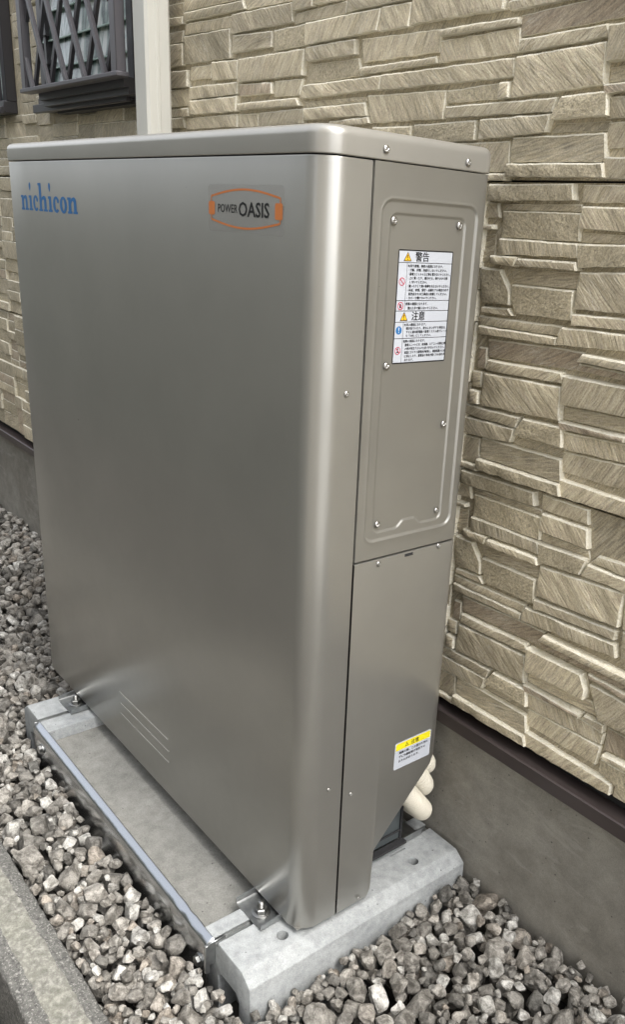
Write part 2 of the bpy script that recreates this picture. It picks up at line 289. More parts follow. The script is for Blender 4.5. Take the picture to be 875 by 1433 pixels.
STONES = [
('R1', 2, ((-0.075, 0.451), (0.087, 0.453), (0.092, 0.43), (-0.075, 0.426))),
('R2', 1, ((0.099, 0.452), (0.19, 0.453), (0.195, 0.429), (0.101, 0.428))),
('R3', 0, ((-0.048, 0.424), (0.101, 0.427), (0.104, 0.415), (-0.046, 0.414))),
('R4', 1, ((-0.046, 0.414), (0.104, 0.415), (0.107, 0.376), (-0.044, 0.374))),
('R5', 2, ((-0.044, 0.374), (0.107, 0.374), (0.111, 0.354), (-0.041, 0.349))),
('R6', 2, ((-0.058, 0.348), (-0.003, 0.349), (-0.006, 0.334), (-0.056, 0.334))),
('R7', 3, ((0.002, 0.347), (0.111, 0.349), (0.114, 0.337), (-0.004, 0.335))),
('R8', 0, ((-0.019, 0.332), (0.114, 0.336), (0.112, 0.311), (-0.01, 0.308))),
('R9', 2, ((-0.01, 0.308), (0.111, 0.31), (0.114, 0.267), (0.004, 0.265), (-0.008, 0.288))),
('R10', 2, ((-0.077, 0.329), (-0.035, 0.328), (-0.01, 0.294), (-0.009, 0.276), (-0.069, 0.274))),
('R11', 2, ((-0.068, 0.269), (-0.01, 0.272), (-0.0, 0.26), (-0.067, 0.259))),
('R12', 1, ((-0.073, 0.254), (0.096, 0.258), (0.092, 0.242), (-0.071, 0.24))),
('R13', 2, ((-0.071, 0.239), (0.092, 0.241), (0.091, 0.228), (-0.069, 0.225))),
('R14', 2, ((0.106, 0.424), (0.196, 0.424), (0.202, 0.392), (0.106, 0.393))),
('R15', 0, ((0.107, 0.391), (0.202, 0.39), (0.205, 0.377), (0.107, 0.375))),
('R16', 2, ((0.107, 0.374), (0.204, 0.377), (0.195, 0.348), (0.113, 0.341))),
('R17', 1, ((0.219, 0.388), (0.302, 0.392), (0.306, 0.371), (0.208, 0.373))),
('R18', 2, ((0.205, 0.37), (0.306, 0.369), (0.31, 0.35), (0.197, 0.348))),
('R19', 2, ((0.116, 0.336), (0.277, 0.347), (0.277, 0.291), (0.115, 0.283))),
('R20', 2, ((0.115, 0.278), (0.275, 0.284), (0.274, 0.268), (0.116, 0.261))),
('R21', 2, ((0.099, 0.257), (0.277, 0.263), (0.282, 0.241), (0.094, 0.23), (0.095, 0.245))),
('R22', 1, ((-0.05, 0.22), (0.093, 0.226), (0.141, 0.226), (0.137, 0.197), (-0.046, 0.191))),
('R23', 3, ((0.145, 0.225), (0.335, 0.223), (0.337, 0.209), (0.138, 0.212))),
('R24', 1, ((0.137, 0.21), (0.338, 0.207), (0.34, 0.195), (0.135, 0.198))),
('R25', 2, ((-0.043, 0.188), (0.11, 0.192), (0.118, 0.175), (-0.043, 0.17))),
('R26', 2, ((-0.046, 0.166), (0.113, 0.171), (0.117, 0.119), (-0.047, 0.112))),
('R27', 3, ((0.115, 0.189), (0.229, 0.19), (0.241, 0.17), (0.241, 0.149), (0.117, 0.146))),
('R28', 0, ((0.117, 0.142), (0.251, 0.148), (0.266, 0.126), (0.237, 0.124), (0.118, 0.122))),
('R29', 3, ((0.117, 0.12), (0.238, 0.122), (0.237, 0.113), (0.121, 0.107))),
('R30', 2, ((0.242, 0.122), (0.281, 0.123), (0.282, 0.109), (0.238, 0.112))),
('R31', 1, ((0.124, 0.105), (0.235, 0.11), (0.282, 0.107), (0.281, 0.084), (0.125, 0.078))),
('R32', 1, ((0.128, 0.075), (0.281, 0.082), (0.277, 0.044), (0.126, 0.041))),
('R33', 2, ((0.13, 0.032), (0.313, 0.03), (0.313, 0.008), (0.132, 0.003))),
('R34', 2, ((0.239, 0.196), (0.34, 0.194), (0.343, 0.181), (0.239, 0.187))),
('R35', 2, ((0.243, 0.179), (0.344, 0.177), (0.353, 0.128), (0.269, 0.127))),
('R36', 0, ((0.284, 0.119), (0.354, 0.122), (0.361, 0.088), (0.285, 0.077))),
('R37', 3, ((0.288, 0.075), (0.363, 0.08), (0.365, 0.069), (0.286, 0.066))),
('R38', 1, ((0.283, 0.061), (0.366, 0.063), (0.374, 0.02), (0.284, 0.035))),
('R39', 1, ((0.317, 0.029), (0.372, 0.032), (0.376, 0.009), (0.317, 0.009))),
('R40', 1, ((0.282, 0.287), (0.323, 0.281), (0.332, 0.237), (0.288, 0.237))),
('R41', 1, ((0.278, 0.349), (0.31, 0.347), (0.322, 0.285), (0.281, 0.29))),
('S1', 1, ((-0.093, 0.427), (-0.057, 0.424), (-0.05, 0.402), (-0.09, 0.401))),
('S2', 2, ((-0.088, 0.392), (-0.059, 0.393), (-0.058, 0.385), (-0.087, 0.383))),
('S3', 0, ((-0.093, 0.377), (-0.058, 0.381), (-0.054, 0.337), (-0.091, 0.335))),
('S4', 1, ((-0.069, 0.205), (-0.05, 0.206), (-0.047, 0.171), (-0.068, 0.171))),
('S5', 1, ((-0.077, 0.165), (-0.054, 0.167), (-0.053, 0.14), (-0.075, 0.14))),
('S6', 2, ((-0.074, 0.135), (-0.054, 0.135), (-0.051, 0.112), (-0.073, 0.112))),
('L31', 2, ((-0.189, 0.109), (0.039, 0.109), (0.033, 0.09), (-0.189, 0.091))),
('L32', 2, ((-0.109, 0.087), (0.031, 0.089), (0.025, 0.064), (-0.109, 0.058))),
('L33', 3, ((0.047, 0.11), (0.126, 0.112), (0.131, 0.081), (0.033, 0.08), (0.037, 0.092))),
('L34', 0, ((0.035, 0.078), (0.132, 0.078), (0.13, 0.063), (0.027, 0.064))),
('L35', 2, ((-0.04, 0.06), (0.129, 0.062), (0.135, 0.025), (-0.039, 0.025))),
('L36', 3, ((-0.039, 0.024), (0.134, 0.024), (0.139, 0.005), (-0.041, 0.005))),
('L39', 1, ((-0.213, 0.055), (-0.045, 0.056), (-0.039, 0.013), (-0.207, 0.011))),
('L40', 2, ((-0.207, 0.01), (-0.042, 0.011), (-0.042, 0.0), (-0.206, -0.002))),
('M1', 2, ((-0.284, 0.287), (-0.082, 0.267), (-0.081, 0.229), (-0.284, 0.231))),
('M2', 1, ((-0.076, 0.24), (-0.01, 0.244), (-0.001, 0.23), (-0.077, 0.229))),
('M3', 3, ((-0.213, 0.217), (-0.046, 0.216), (-0.047, 0.206), (-0.211, 0.207))),
('M4', 1, ((-0.211, 0.203), (-0.046, 0.204), (-0.044, 0.171), (-0.211, 0.171))),
('M5', 1, ((-0.416, 0.225), (-0.215, 0.22), (-0.214, 0.186), (-0.406, 0.187))),
('M6', 2, ((-0.41, 0.18), (-0.215, 0.181), (-0.214, 0.171), (-0.406, 0.168))),
('M7', 2, ((-0.349, 0.164), (-0.049, 0.166), (-0.048, 0.14), (-0.348, 0.14))),
('M8', 2, ((-0.581, 0.163), (-0.351, 0.164), (-0.353, 0.142), (-0.591, 0.14))),
('M9', 1, ((-0.39, 0.136), (-0.192, 0.133), (-0.193, 0.09), (-0.376, 0.091))),
('M10', 0, ((-0.59, 0.138), (-0.393, 0.136), (-0.395, 0.126), (-0.576, 0.125))),
('M11', 2, ((-0.576, 0.124), (-0.394, 0.125), (-0.386, 0.103), (-0.577, 0.103))),
('M12', 2, ((-0.497, 0.099), (-0.384, 0.102), (-0.379, 0.09), (-0.496, 0.089))),
('M13', 1, ((-0.191, 0.132), (-0.05, 0.137), (-0.048, 0.113), (-0.189, 0.113))),
('M14', 1, ((-0.264, 0.085), (-0.119, 0.087), (-0.116, 0.057), (-0.265, 0.053))),
('M15', 1, ((-0.371, 0.085), (-0.27, 0.084), (-0.269, 0.054), (-0.368, 0.054))),
('M16', 2, ((-0.576, 0.265), (-0.362, 0.265), (-0.37, 0.231), (-0.576, 0.228))),
('M17', 2, ((-0.36, 0.266), (-0.285, 0.264), (-0.287, 0.229), (-0.367, 0.229))),
('M18', 2, ((-0.455, 0.29), (-0.288, 0.285), (-0.29, 0.267), (-0.454, 0.268))),
('M19', 1, ((-0.615, 0.285), (-0.46, 0.288), (-0.46, 0.267), (-0.579, 0.267), (-0.619, 0.267))),
('M20', 2, ((-0.62, 0.31), (-0.555, 0.311), (-0.556, 0.289), (-0.619, 0.289))),
('M21', 2, ((-0.552, 0.311), (-0.46, 0.31), (-0.471, 0.289), (-0.551, 0.291))),
('M22', 2, ((-0.575, 0.226), (-0.427, 0.226), (-0.426, 0.201), (-0.572, 0.201))),
('M23', 0, ((-0.575, 0.199), (-0.42, 0.197), (-0.409, 0.167), (-0.581, 0.165))),
('M24', 1, ((-0.686, 0.265), (-0.58, 0.265), (-0.578, 0.228), (-0.685, 0.229))),
('M25', 2, ((-0.84, 0.308), (-0.625, 0.305), (-0.621, 0.271), (-0.842, 0.273))),
('M26', 2, ((-0.837, 0.271), (-0.692, 0.265), (-0.693, 0.236), (-0.839, 0.238))),
('M27', 2, ((-0.814, 0.226), (-0.581, 0.225), (-0.583, 0.18), (-0.814, 0.182))),
('M28', 2, ((-0.811, 0.18), (-0.688, 0.176), (-0.687, 0.155), (-0.811, 0.157))),
('M29', 1, ((-0.684, 0.178), (-0.588, 0.176), (-0.594, 0.147), (-0.684, 0.148))),
('M30', 2, ((-0.815, 0.144), (-0.602, 0.144), (-0.592, 0.129), (-0.815, 0.131))),
('M31', 1, ((-0.819, 0.125), (-0.744, 0.124), (-0.743, 0.098), (-0.819, 0.099))),
('M32', 1, ((-0.738, 0.124), (-0.58, 0.125), (-0.578, 0.098), (-0.737, 0.097))),
('M33', 2, ((-1.043, 0.334), (-0.799, 0.329), (-0.79, 0.312), (-1.044, 0.316))),
('M34', 1, ((-1.044, 0.313), (-0.844, 0.308), (-0.847, 0.286), (-1.045, 0.291))),
('M35', 2, ((-1.045, 0.289), (-0.847, 0.285), (-0.846, 0.23), (-1.048, 0.234))),
('M36', 1, ((-1.021, 0.228), (-0.93, 0.227), (-0.932, 0.199), (-1.024, 0.201))),
('M37', 2, ((-0.924, 0.229), (-0.82, 0.226), (-0.82, 0.19), (-0.924, 0.194))),
('M38', 2, ((-1.023, 0.188), (-0.818, 0.185), (-0.819, 0.161), (-1.021, 0.162))),
('M39', 2, ((-1.02, 0.16), (-0.82, 0.159), (-0.822, 0.129), (-1.021, 0.131))),
('M40', 1, ((-1.046, 0.126), (-0.822, 0.126), (-0.822, 0.1), (-1.047, 0.102))),
('M41', 1, ((-1.043, 0.363), (-0.809, 0.356), (-0.804, 0.332), (-1.043, 0.335))),
('M42', 1, ((-0.796, 0.332), (-0.628, 0.327), (-0.626, 0.307), (-0.788, 0.31))),
('N1', 1, ((-1.155, 0.361), (-1.048, 0.356), (-1.049, 0.331), (-1.157, 0.334))),
('N2', 2, ((-1.157, 0.333), (-1.048, 0.329), (-1.05, 0.313), (-1.158, 0.317))),
('N3', 1, ((-1.159, 0.304), (-1.051, 0.302), (-1.054, 0.279), (-1.161, 0.281))),
('N4', 2, ((-1.161, 0.28), (-1.052, 0.277), (-1.054, 0.232), (-1.164, 0.233))),
('N5', 2, ((-1.165, 0.226), (-1.03, 0.222), (-1.03, 0.188), (-1.167, 0.191))),
('N6', 1, ((-1.167, 0.189), (-1.03, 0.186), (-1.031, 0.151), (-1.17, 0.152))),
('N7', 2, ((-1.06, 0.146), (-1.025, 0.146), (-1.024, 0.128), (-1.061, 0.128))),
('N8', 0, ((-1.17, 0.149), (-1.064, 0.148), (-1.065, 0.13), (-1.171, 0.131))),
('N9', 1, ((-1.171, 0.129), (-1.059, 0.129), (-1.055, 0.106), (-1.173, 0.107)))]

def sd(seed): return random.Random(seed)
def stone_mesh(poly, d, seed, fine=.006, relief=1.0):
    R_ = sd(seed); xs = [p[0] for p in poly]; zs_ = [p[1] for p in poly]
    cx = (min(xs)+max(xs))/2; cz = (min(zs_)+max(zs_))/2; W = max(xs)-min(xs); Hh = max(zs_)-min(zs_)
    P = [(p[0]-cx, p[1]-cz) for p in poly]; n = len(P)
    # shrink a little for the joint
    P = [(x-(.0026 if x > 0 else -.0012), z-(.0032 if z > 0 else -.0006)) for x, z in P]
    def best(sx, sz): return max(range(n), key=lambda i: sx*P[i][0]/W + sz*P[i][1]/Hh)
    tl, tr, br, bl = best(-1,1), best(1,1), best(1,-1), best(-1,-1)
    def path(a, b):
        out = [P[a]]; i = a
        while i != b: i = (i+1) % n; out.append(P[i])
        return out
    top, right, bot, left = path(tl,tr), path(tr,br), path(br,bl)[::-1], path(bl,tl)[::-1]
    def samp(pl, t):
        L = [0]
        for i in range(len(pl)-1): L.append(L[-1]+math.dist(pl[i], pl[i+1]))
        s_ = t*L[-1]
        for i in range(len(pl)-1):
            if s_ <= L[i+1]+1e-9:
                k = (s_-L[i])/max(1e-9, L[i+1]-L[i]); return (pl[i][0]+(pl[i+1][0]-pl[i][0])*k, pl[i][1]+(pl[i+1][1]-pl[i][1])*k)
        return pl[-1]
    nu = max(3, min(60, round(W/fine))); nv = max(3, min(24, round(Hh/fine)))
    ang = R_.choice([rad(R_.uniform(48, 68)), rad(R_.uniform(-65, -45)), rad(R_.uniform(-58, -38)), rad(R_.uniform(8, 30))]) if Hh > .024 else rad(R_.uniform(25, 50)*R_.choice([1,-1]))
    ca, sa = math.cos(ang), math.sin(ang); ox, oz = R_.uniform(0, 50), R_.uniform(0, 50)
    uvf = lambda x, z: (x*ca+z*sa+ox, -x*sa+z*ca+oz)
    tx, tz = R_.uniform(-.012, .012), R_.uniform(-.02, .05)
    o1 = R_.uniform(0, 99)
    G = [[None]*(nu+1) for _ in range(nv+1)]
    for j in range(nv+1):
        v = j/nv; lx = samp(left, v); rx = samp(right, v)
        for i in range(nu+1):
            u = i/nu; tp = samp(top, u); bt = samp(bot, u)
            c = [0, 0]
            for k in (0, 1):
                c[k] = (1-v)*tp[k]+v*bt[k]+(1-u)*lx[k]+u*rx[k]-((1-u)*(1-v)*top[0][k]+u*(1-v)*top[-1][k]+(1-u)*v*bot[0][k]+u*v*bot[-1][k])
            G[j][i] = c
    for j in range(nv+1):
        for i in range(nu+1):
            x, z = G[j][i]
            a = noise.noise((x*60+o1, z*60, 1.7)); b = noise.noise((x*60, z*60+o1, 7.3))
            wj = 1.0 if (j in (0, nv) or i in (0, nu)) else .4
            amp = .0016 if j == nv else .0010
            G[j][i] = [x+a*.0009*wj, z+b*amp*wj*.9]
    verts = []; uvs = []
    def rel(x, z):
        U, V = uvf(x, z)
        a = noise.noise((U*13, V*85, 3.1)); b = noise.noise((U*7, V*34, 9.1)); c = noise.noise((U*5, V*11, 5.5))
        st = math.floor((c*2.2+b*.9)*2.2)/2.2
        return relief*(.0011*a + .0016*b + .0013*st)
    for j in range(nv+1):
        for i in range(nu+1):
            x, z = G[j][i]; e = min(i, nu-i, j, nv-j)
            y = -d + (rel(x, z) if e > 0 else rel(x, z)*.7+.0004) + tx*x + tz*z
            verts.append((x, y, z)); uvs.append(uvf(x, z))
    faces = []
    N = nu+1
    for j in range(nv):
        for i in range(nu):
            a = j*N+i; faces.append((a, a+N, a+N+1, a+1))
    ring = [(0, i) for i in range(nu)] + [(j, nu) for j in range(nv)] + [(nv, i) for i in range(nu, 0, -1)] + [(j, 0) for j in range(nv, 0, -1)]
    prev = [j*N+i for j, i in ring]
    for off, yy in ((1, 0), (2, None)):
        cur = []
        for (j, i), pi in zip(ring, prev):
            x, z = G[j][i]; y0 = verts[j*N+i][1]
            bt_, br_ = min(.0022, d*.30), min(.0017, d*.24)
            o2 = 0 if off == 1 else .0008
            dx = -.0008-o2 if i == 0 else br_+o2 if i == nu else 0; dz = bt_+o2 if j == 0 else -.0004 if j == nv else 0
            y = .003 if yy is None else y0+(bt_ if j == 0 else br_ if i == nu else .0008)*.8
            verts.append((x+dx, y, z+dz)); U, V = uvf(x+dx, z+dz); uvs.append((U, V+(y-y0)*.6)); cur.append(len(verts)-1)
        m = len(ring)
        for k in range(m): faces.append((prev[k], prev[(k+1)%m], cur[(k+1)%m], cur[k]))
        prev = cur
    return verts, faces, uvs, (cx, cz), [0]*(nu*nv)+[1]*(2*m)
def to_mesh(name, verts, faces, uvs, m, edge=None):
    me = bpy.data.meshes.new(name); me.from_pydata(verts, [], faces); me.materials.append(m)
    me.materials.append(EDGE_LIT)
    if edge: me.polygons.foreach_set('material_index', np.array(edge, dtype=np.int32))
    uvl = me.uv_layers.new(name='UVMap'); li = np.empty(len(me.loops), dtype=np.int32); me.loops.foreach_get('vertex_index', li)
    uvl.data.foreach_set('uv', np.array(uvs, dtype=np.float32)[li].ravel())
    me.shade_smooth(); me.set_sharp_from_angle(angle=rad(27)); return me
DEPTH = {0: .0030, 1: .0070, 2: .0115, 3: .0160}
TAN = {'R22','R24','L33','R29','R36','R34','M28','S4','M14'}
GREYS = {'L35','L36','R10','R5','L34','R23','M24','L32','R4','M35','M33','M23'}
GRAIN = {'L33','R16','R9','R10','M23','M24','M15','R38','R4','M14','M13','R1','L36'}
panels = []
for k in range(6):
    z0 = ZS+ROW*k; m_ = MB()
    x0, x1 = -6, 3.5
    m_.box(x0, x1, YB, YB+.0155, z0+(.0016 if k else .0050), z0+ROW-.0016)
    o = build('siding_panel', m_, ST_GREY, house); me = o.data
    uvl = me.uv_layers.new(name='UVMap')
    for lp in me.loops:
        c = me.vertices[lp.vertex_index].co; uvl.data[lp.index].uv = (c.x*.6+c.z*.8, -c.x*.8+c.z*.6)
    panels.append(o)
smeshes = {}
for idx, (n, d, P) in enumerate(STONES):
    v, f, u, c, eg = stone_mesh(P, DEPTH[d]+sd(idx).uniform(-.0015, .0015), idx+11)
    mt = ST_GRAIN if n in GRAIN else ST_TAN if n in TAN else ST_GREY if n in GREYS else ST_BEIGE
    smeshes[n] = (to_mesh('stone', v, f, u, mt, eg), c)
def put(me, c, row):
    o = link('stone', me, panels[row], (c[0], YB, ZS+ROW*row+c[1])); return o
for n, d, P in STONES:
    rows = (0, 1, 2) if n[0] in 'RS' else (2,) if n[0] in 'MN' else (0, 1, 2)
    if n in ('L39', 'L40'): rows = (0, 1, 2)
    for r in rows:
        put(*smeshes[n], r)

def split(R_, x0, x1, z0, z1, out, wmin=.13, hmin=.022):
    W, Hh = x1-x0, z1-z0
    if W > .30 or (W > .19 and Hh > .05 and R_.random() < .75):
        t = R_.uniform(.36, .64); xm = x0+W*t
        split(R_, x0, xm, z0, z1, out); split(R_, xm, x1, z0, z1, out); return
    if Hh > .062 or (Hh > .046 and R_.random() < .4):
        t = R_.uniform(.3, .7); zm = z0+Hh*t
        if min(zm-z0, z1-zm) > .016:
            split(R_, x0, x1, z0, zm, out); split(R_, x0, x1, zm, z1, out); return
    out.append((x0, x1, z0, z1))
def autofill(x0, x1, row, seed, zlo=0.004, zhi=.452):
    R_ = sd(seed); out = []; x = x0
    while x < x1-.01:
        wd = min(x1-x, R_.uniform(.26, .5)); 
        if x1-(x+wd) < .12: wd = x1-x
        z = zlo
        while z < zhi-.001:
            h = R_.uniform(.07, .15)
            if zhi-(z+h) < .05: h = zhi-z
            split(R_, x, x+wd, z, z+h, out); z += h
        x += wd
    return [((a, z1), (b, z1), (b, z0), (a, z0)) for a, b, z0, z1 in out]
WIN = (-1.86, -1.255, 1.385, 2.4)       # window opening x0,x1,z0,z1
WIN2 = (-3.0, -2.15, 1.40, 2.4)
def hole(c, z):
    for a, b, z0, z1 in (WIN, WIN2):
        if a-.02 < c[0] < b+.02 and z > z0-.012: return True
    return False
def clipz(P, row):
    """trim a stone that would run into a window opening"""
    return P
stuff = MB(); stuff_uv = []; stuff_e = []
def place_auto(P, row, seed, single):
    cxs = [p[0] for p in P]; czs = [p[1]+ZS+ROW*row for p in P]
    for a, b, z0, z1 in (WIN, WIN2):
        if max(cxs) > a-.004 and min(cxs) < b+.004 and max(czs) > z0-.004:
            if (min(cxs)+max(cxs))/2 > a and (min(cxs)+max(cxs))/2 < b:
                if min(czs) > z0-.022: return
                P = tuple((x, min(z, z0-.005-ZS-ROW*row)) for x, z in P)
                P = tuple(P)
            elif (min(cxs)+max(cxs))/2 <= a: P = tuple((min(x, a-.006), z) for x, z in P)
            else: P = tuple((max(x, b+.006), z) for x, z in P)
    xs = [p[0] for p in P]; zz = [p[1] for p in P]
    if max(xs)-min(xs) < .02 or max(zz)-min(zz) < .008: return
    R_ = sd(seed*7+1)
    d = R_.choice([.004, .0065, .009, .012, .014]); mt = R_.choice([ST_BEIGE]*4+[ST_GREY, ST_TAN, ST_GRAIN, ST_GRAIN])
    v, f, u, c, eg = stone_mesh(P, d, seed, .009 if single else .02, 1.0)
    if single:
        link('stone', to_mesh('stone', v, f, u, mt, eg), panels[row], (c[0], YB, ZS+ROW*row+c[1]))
    else:
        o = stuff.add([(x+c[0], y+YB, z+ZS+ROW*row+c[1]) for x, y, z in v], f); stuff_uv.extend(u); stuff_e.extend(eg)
sc = 1000
for row in range(0, 6):
    for (x0, x1) in ((-4.4, -1.17), (-1.17, -.08), (.34, 1.6)):
        if x0 == -1.17 and row == 2: zlo = .37
        elif x0 == .34 and row <= 2: zlo = .004; x0 = .37
        else: zlo = .004
        if row >= 3 and x0 == -1.17: x1 = .37
        for P in autofill(x0, x1, row, 40+row*5+int(abs(x0)), zlo):
            sc += 1; xm = (P[0][0]+P[1][0])/2; zm = ZS+ROW*row+(P[0][1]+P[2][1])/2
            vis = (-2.78 < xm < -2.1 and zm < 1.42) or (-2.2 < xm < -1.2 and 1.24 < zm < 1.78 ) or (-2.78<xm<-2.1 and 1.24<zm<1.72)
            if row >= 5 and x0 > 0: continue
            place_auto(P, row, sc, vis)
# rows 2: top strip between digitised stones and the next joint is outside the frame
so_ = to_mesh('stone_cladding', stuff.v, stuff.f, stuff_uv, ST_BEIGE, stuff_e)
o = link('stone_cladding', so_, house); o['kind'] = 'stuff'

# downpipe
m_ = MB(); x0, x1, y0, y1 = -1.112, -1.047, .285, .345; c_ = .006
prof = [(x0+c_,y0),(x1-c_,y0),(x1,y0+c_),(x1,y0+.022),(x1+.0015,y0+.024),(x1+.0015,y0+.030),(x1,y0+.032),(x1,y1-c_),(x1-c_,y1),(x0+c_,y1),(x0,y1-c_),(x0,y0+c_)]
m_.prism(prof, 0.0, 3.2, 2)
dp = build('downpipe', m_, PIPE, house, auto=25); tag(dp, 'square ivory plastic downpipe in front of the siding')
m_ = MB(); m_.box(-1.095, -1.065, .345, .384, 2.0, 2.03); build('pipe_clip', m_, STEEL, dp)

# windows
def window(x0, x1, z0, z1, label, slats=True):
    m_ = MB(); yf = .352
    for a, b, c, d in ((x0-.022, x0+.012, z0, z1), (x1-.012, x1+.022, z0, z1)): m_.box(a, b, yf, .3835, c, d)
    m_.box(x0-.022, x1+.022, yf-.012, .3835, z0-.034, z0); m_.box(x0-.022, x1+.022, yf, .3835, z1, z1+.03)
    m_.box(x0-.03, x1+.03, yf-.026, yf-.012, z0-.040, z0-.018)
    wn = build('window', m_, BRONZE, house, bevel=.002, seg=1); tag(wn, label)
    m_ = MB(); m_.add([(x0,.3815,z0),(x1,.3815,z0),(x1,.3815,z1),(x0,.3815,z1)], [(0,1,2,3)]); build('dark_room', m_, DARK, wn)
    if slats:
        z = z0+.005; n = 0
        while z < z1-.05:
            # louvre blade: tilted glass with a thick polished lower edge
            t = .006; ya, za = .3655, z+.075; yb_, zb_ = .3530, z
            m_ = MB(); m_.add([(x0+.013,yb_,zb_),(x1-.013,yb_,zb_),(x1-.013,ya,za),(x0+.013,ya,za),(x0+.013,yb_+t,zb_+.001),(x1-.013,yb_+t,zb_+.001),(x1-.013,ya+t,za+.001),(x0+.013,ya+t,za+.001)],
                 [(0,1,2,3),(7,6,5,4),(0,4,5,1),(2,6,7,3),(1,5,6,2),(3,7,4,0)])
            b = build('glass_slat', m_, GLASSM, wn)
            b.data.materials.append(GLASSEDGE)
            m2 = MB(); m2.box(x0+.014, x1-.014, yb_-.0012, yb_+.0052, zb_-.004, zb_-.0005); build('glass_edge', m2, GLASSEDGE, wn)
            z += .069; n += 1
    else:
        m_ = MB(); m_.add([(x0,.372,z0),(x1,.372,z0),(x1,.372,z1),(x0,.372,z1)], [(0,1,2,3)]); build('pane', m_, GLASSM, wn)
    return wn
w1 = window(-1.84, -1.275, 1.418, 2.38, 'louvred window of ribbed green glass behind the grille')
m_ = MB(); m_.box(-1.80,-1.785,.345,.3655,1.43,2.36); m_.box(-1.805,-1.77,.340,.352,1.50,1.512); m_.box(-1.805,-1.77,.340,.352,1.57,1.582); build('louvre_lever', m_, BRONZE, w1)
w2 = window(-3.0, -2.185, 1.43, 2.38, 'dark framed window at the left end of the wall', False)
m_ = MB(); m_.box(-2.24,-2.207,.338,.3535,1.43,2.38); m_.box(-3.0,-2.24,.338,.3535,1.43,1.46); build('sash_frame', m_, BRONZE, w2)
# window grille
m_ = MB()
m_.box(-1.785,-1.755,.270,.292,1.420,2.34); m_.box(-1.193,-1.163,.268,.292,1.420,2.34)
m_.box(-1.79,-1.158,.265,.296,1.4175,1.428); m_.box(-1.79,-1.153,.264,.300,2.34,2.362)
gr = build('window_grille', m_, BRONZE2, house, bevel=.002, seg=1); tag(gr, 'dark metal diamond lattice grille in front of the louvred window')
m_ = MB(); 
m_.prism([(.3005,1.424),(.384,1.424),(.384,1.375),(.350,1.375),(.350,1.388),(.312,1.388),(.312,1.402),(.3005,1.402)], -1.745, -1.20, 0)
build('grille_bracket', m_, BRONZE, gr)
k = .525
for i in range(-5, 6):
    # front layer leans left going up, rear layer leans right
    xb = -1.482+.118*i
    for layer, (sgn, y, wd, m3) in enumerate(((-1, .277, .0135, BRONZE2), (1, .287, .0125, BRONZE))):
        xs_ = xb + (0 if layer == 0 else -.010)
        lo, hi = 1.428, 2.34
        a = (xs_, lo); b = (xs_+sgn*k*(hi-lo), hi)
        L, Rr = -1.756, -1.204
        def clip(a, b):
            (ax, az_), (bx, bz) = a, b
            t0, t1 = 0, 1; dx = bx-ax
            for lim, side in ((L, 1), (Rr, -1)):
                fa, fb = side*(ax-lim), side*(bx-lim)
                if fa < 0 and fb < 0: return None
                if fa < 0: t0 = max(t0, -fa/(fb-fa))
                if fb < 0: t1 = min(t1, fa/(fa-fb))
            if t1-t0 < .02: return None
            return (ax+dx*t0, az_+(bz-az_)*t0), (ax+dx*t1, az_+(bz-az_)*t1)
        c = clip(a, b)
        if not c: continue
        m_ = MB(); m_.bar((c[0][0], y, c[0][1]), (c[1][0], y, c[1][1]), wd, .009); build('bar', m_, m3, gr)
for layer, sgn, y, m3 in ((0,-1,.277,BRONZE2),(1,1,.287,BRONZE)):
    for j in range(1, 5):          # bars entering from the posts
        x_ = -1.204 if sgn < 0 else -1.756; z_ = 1.428+(.225*j-.06)
        x2 = x_+sgn*k*(2.34-z_)
        x2c = max(-1.756, min(-1.204, x2)); z2 = z_+abs(x2c-x_)/k
        if z2-z_ < .05: continue
        m_ = MB(); m_.bar((x_, y+.0002, z_), (x2c, y+.0002, z2), .0135, .009); build('bar', m_, m3, gr)

# ------------------------------------------------------------------ cabinet
cab = empty('battery_cabinet', (-.565, .15, -.012), 'large metallic silver beige storage battery cabinet with rounded corner standing on two concrete blocks', 'battery cabinet')
W, D, H = 1.1304, .300, 1.25
def arc(cx, cy, r, a0, a1, n): return [(cx+r*math.cos(rad(a0+(a1-a0)*i/n)), cy+r*math.sin(rad(a0+(a1-a0)*i/n))) for i in range(n+1)]
def sheet(name, path, z0f, z1f, m, th=.0012, lip=0, parent=cab, zs=None):
    """bent sheet: path in plan (outer side to the right of travel), vertical extent z0f..z1f, with folded-in edges"""
    n = len(path); nr = []
    for i in range(n):
        a = Vector(path[max(0, i-1)]); b = Vector(path[min(n-1, i+1)]); t = (b-a).normalized(); nr.append(Vector((t.y, -t.x)))
    mb = MB(); levels = []
    L = lip
    prof = [(0, .0), (0, .0)]
    rows = []
    # (inward offset, z) profile; rounded fold at top and bottom
    for i, (p, q) in enumerate(zip(path, nr)):
        za, zb = z0f(i), z1f(i); r = .0022
        pts = [(.010, za+.0005), (r, za), (r*.3, za+r*.3), (0, za+r)]
        m_n = 2 if zs is None else zs
        for k_ in range(1, m_n): pts.append((0, za+r+(zb-za-2*r)*k_/m_n))
        pts += [(0, zb-r), (r*.3, zb-r*.3), (r, zb), (.012, zb-.0005)]
        rows.append([(p[0]-q.x*o_, p[1]-q.y*o_, z) for o_, z in pts])
    k_ = len(rows[0]); vs = [v for r_ in rows for v in r_]; fs = []
    for i in range(n-1):
        for j in range(k_-1): fs.append((i*k_+j, (i+1)*k_+j, (i+1)*k_+j+1, i*k_+j+1))
    mb.add(vs, fs)
    return build(name, mb, m, parent, auto=40)
RC = .038
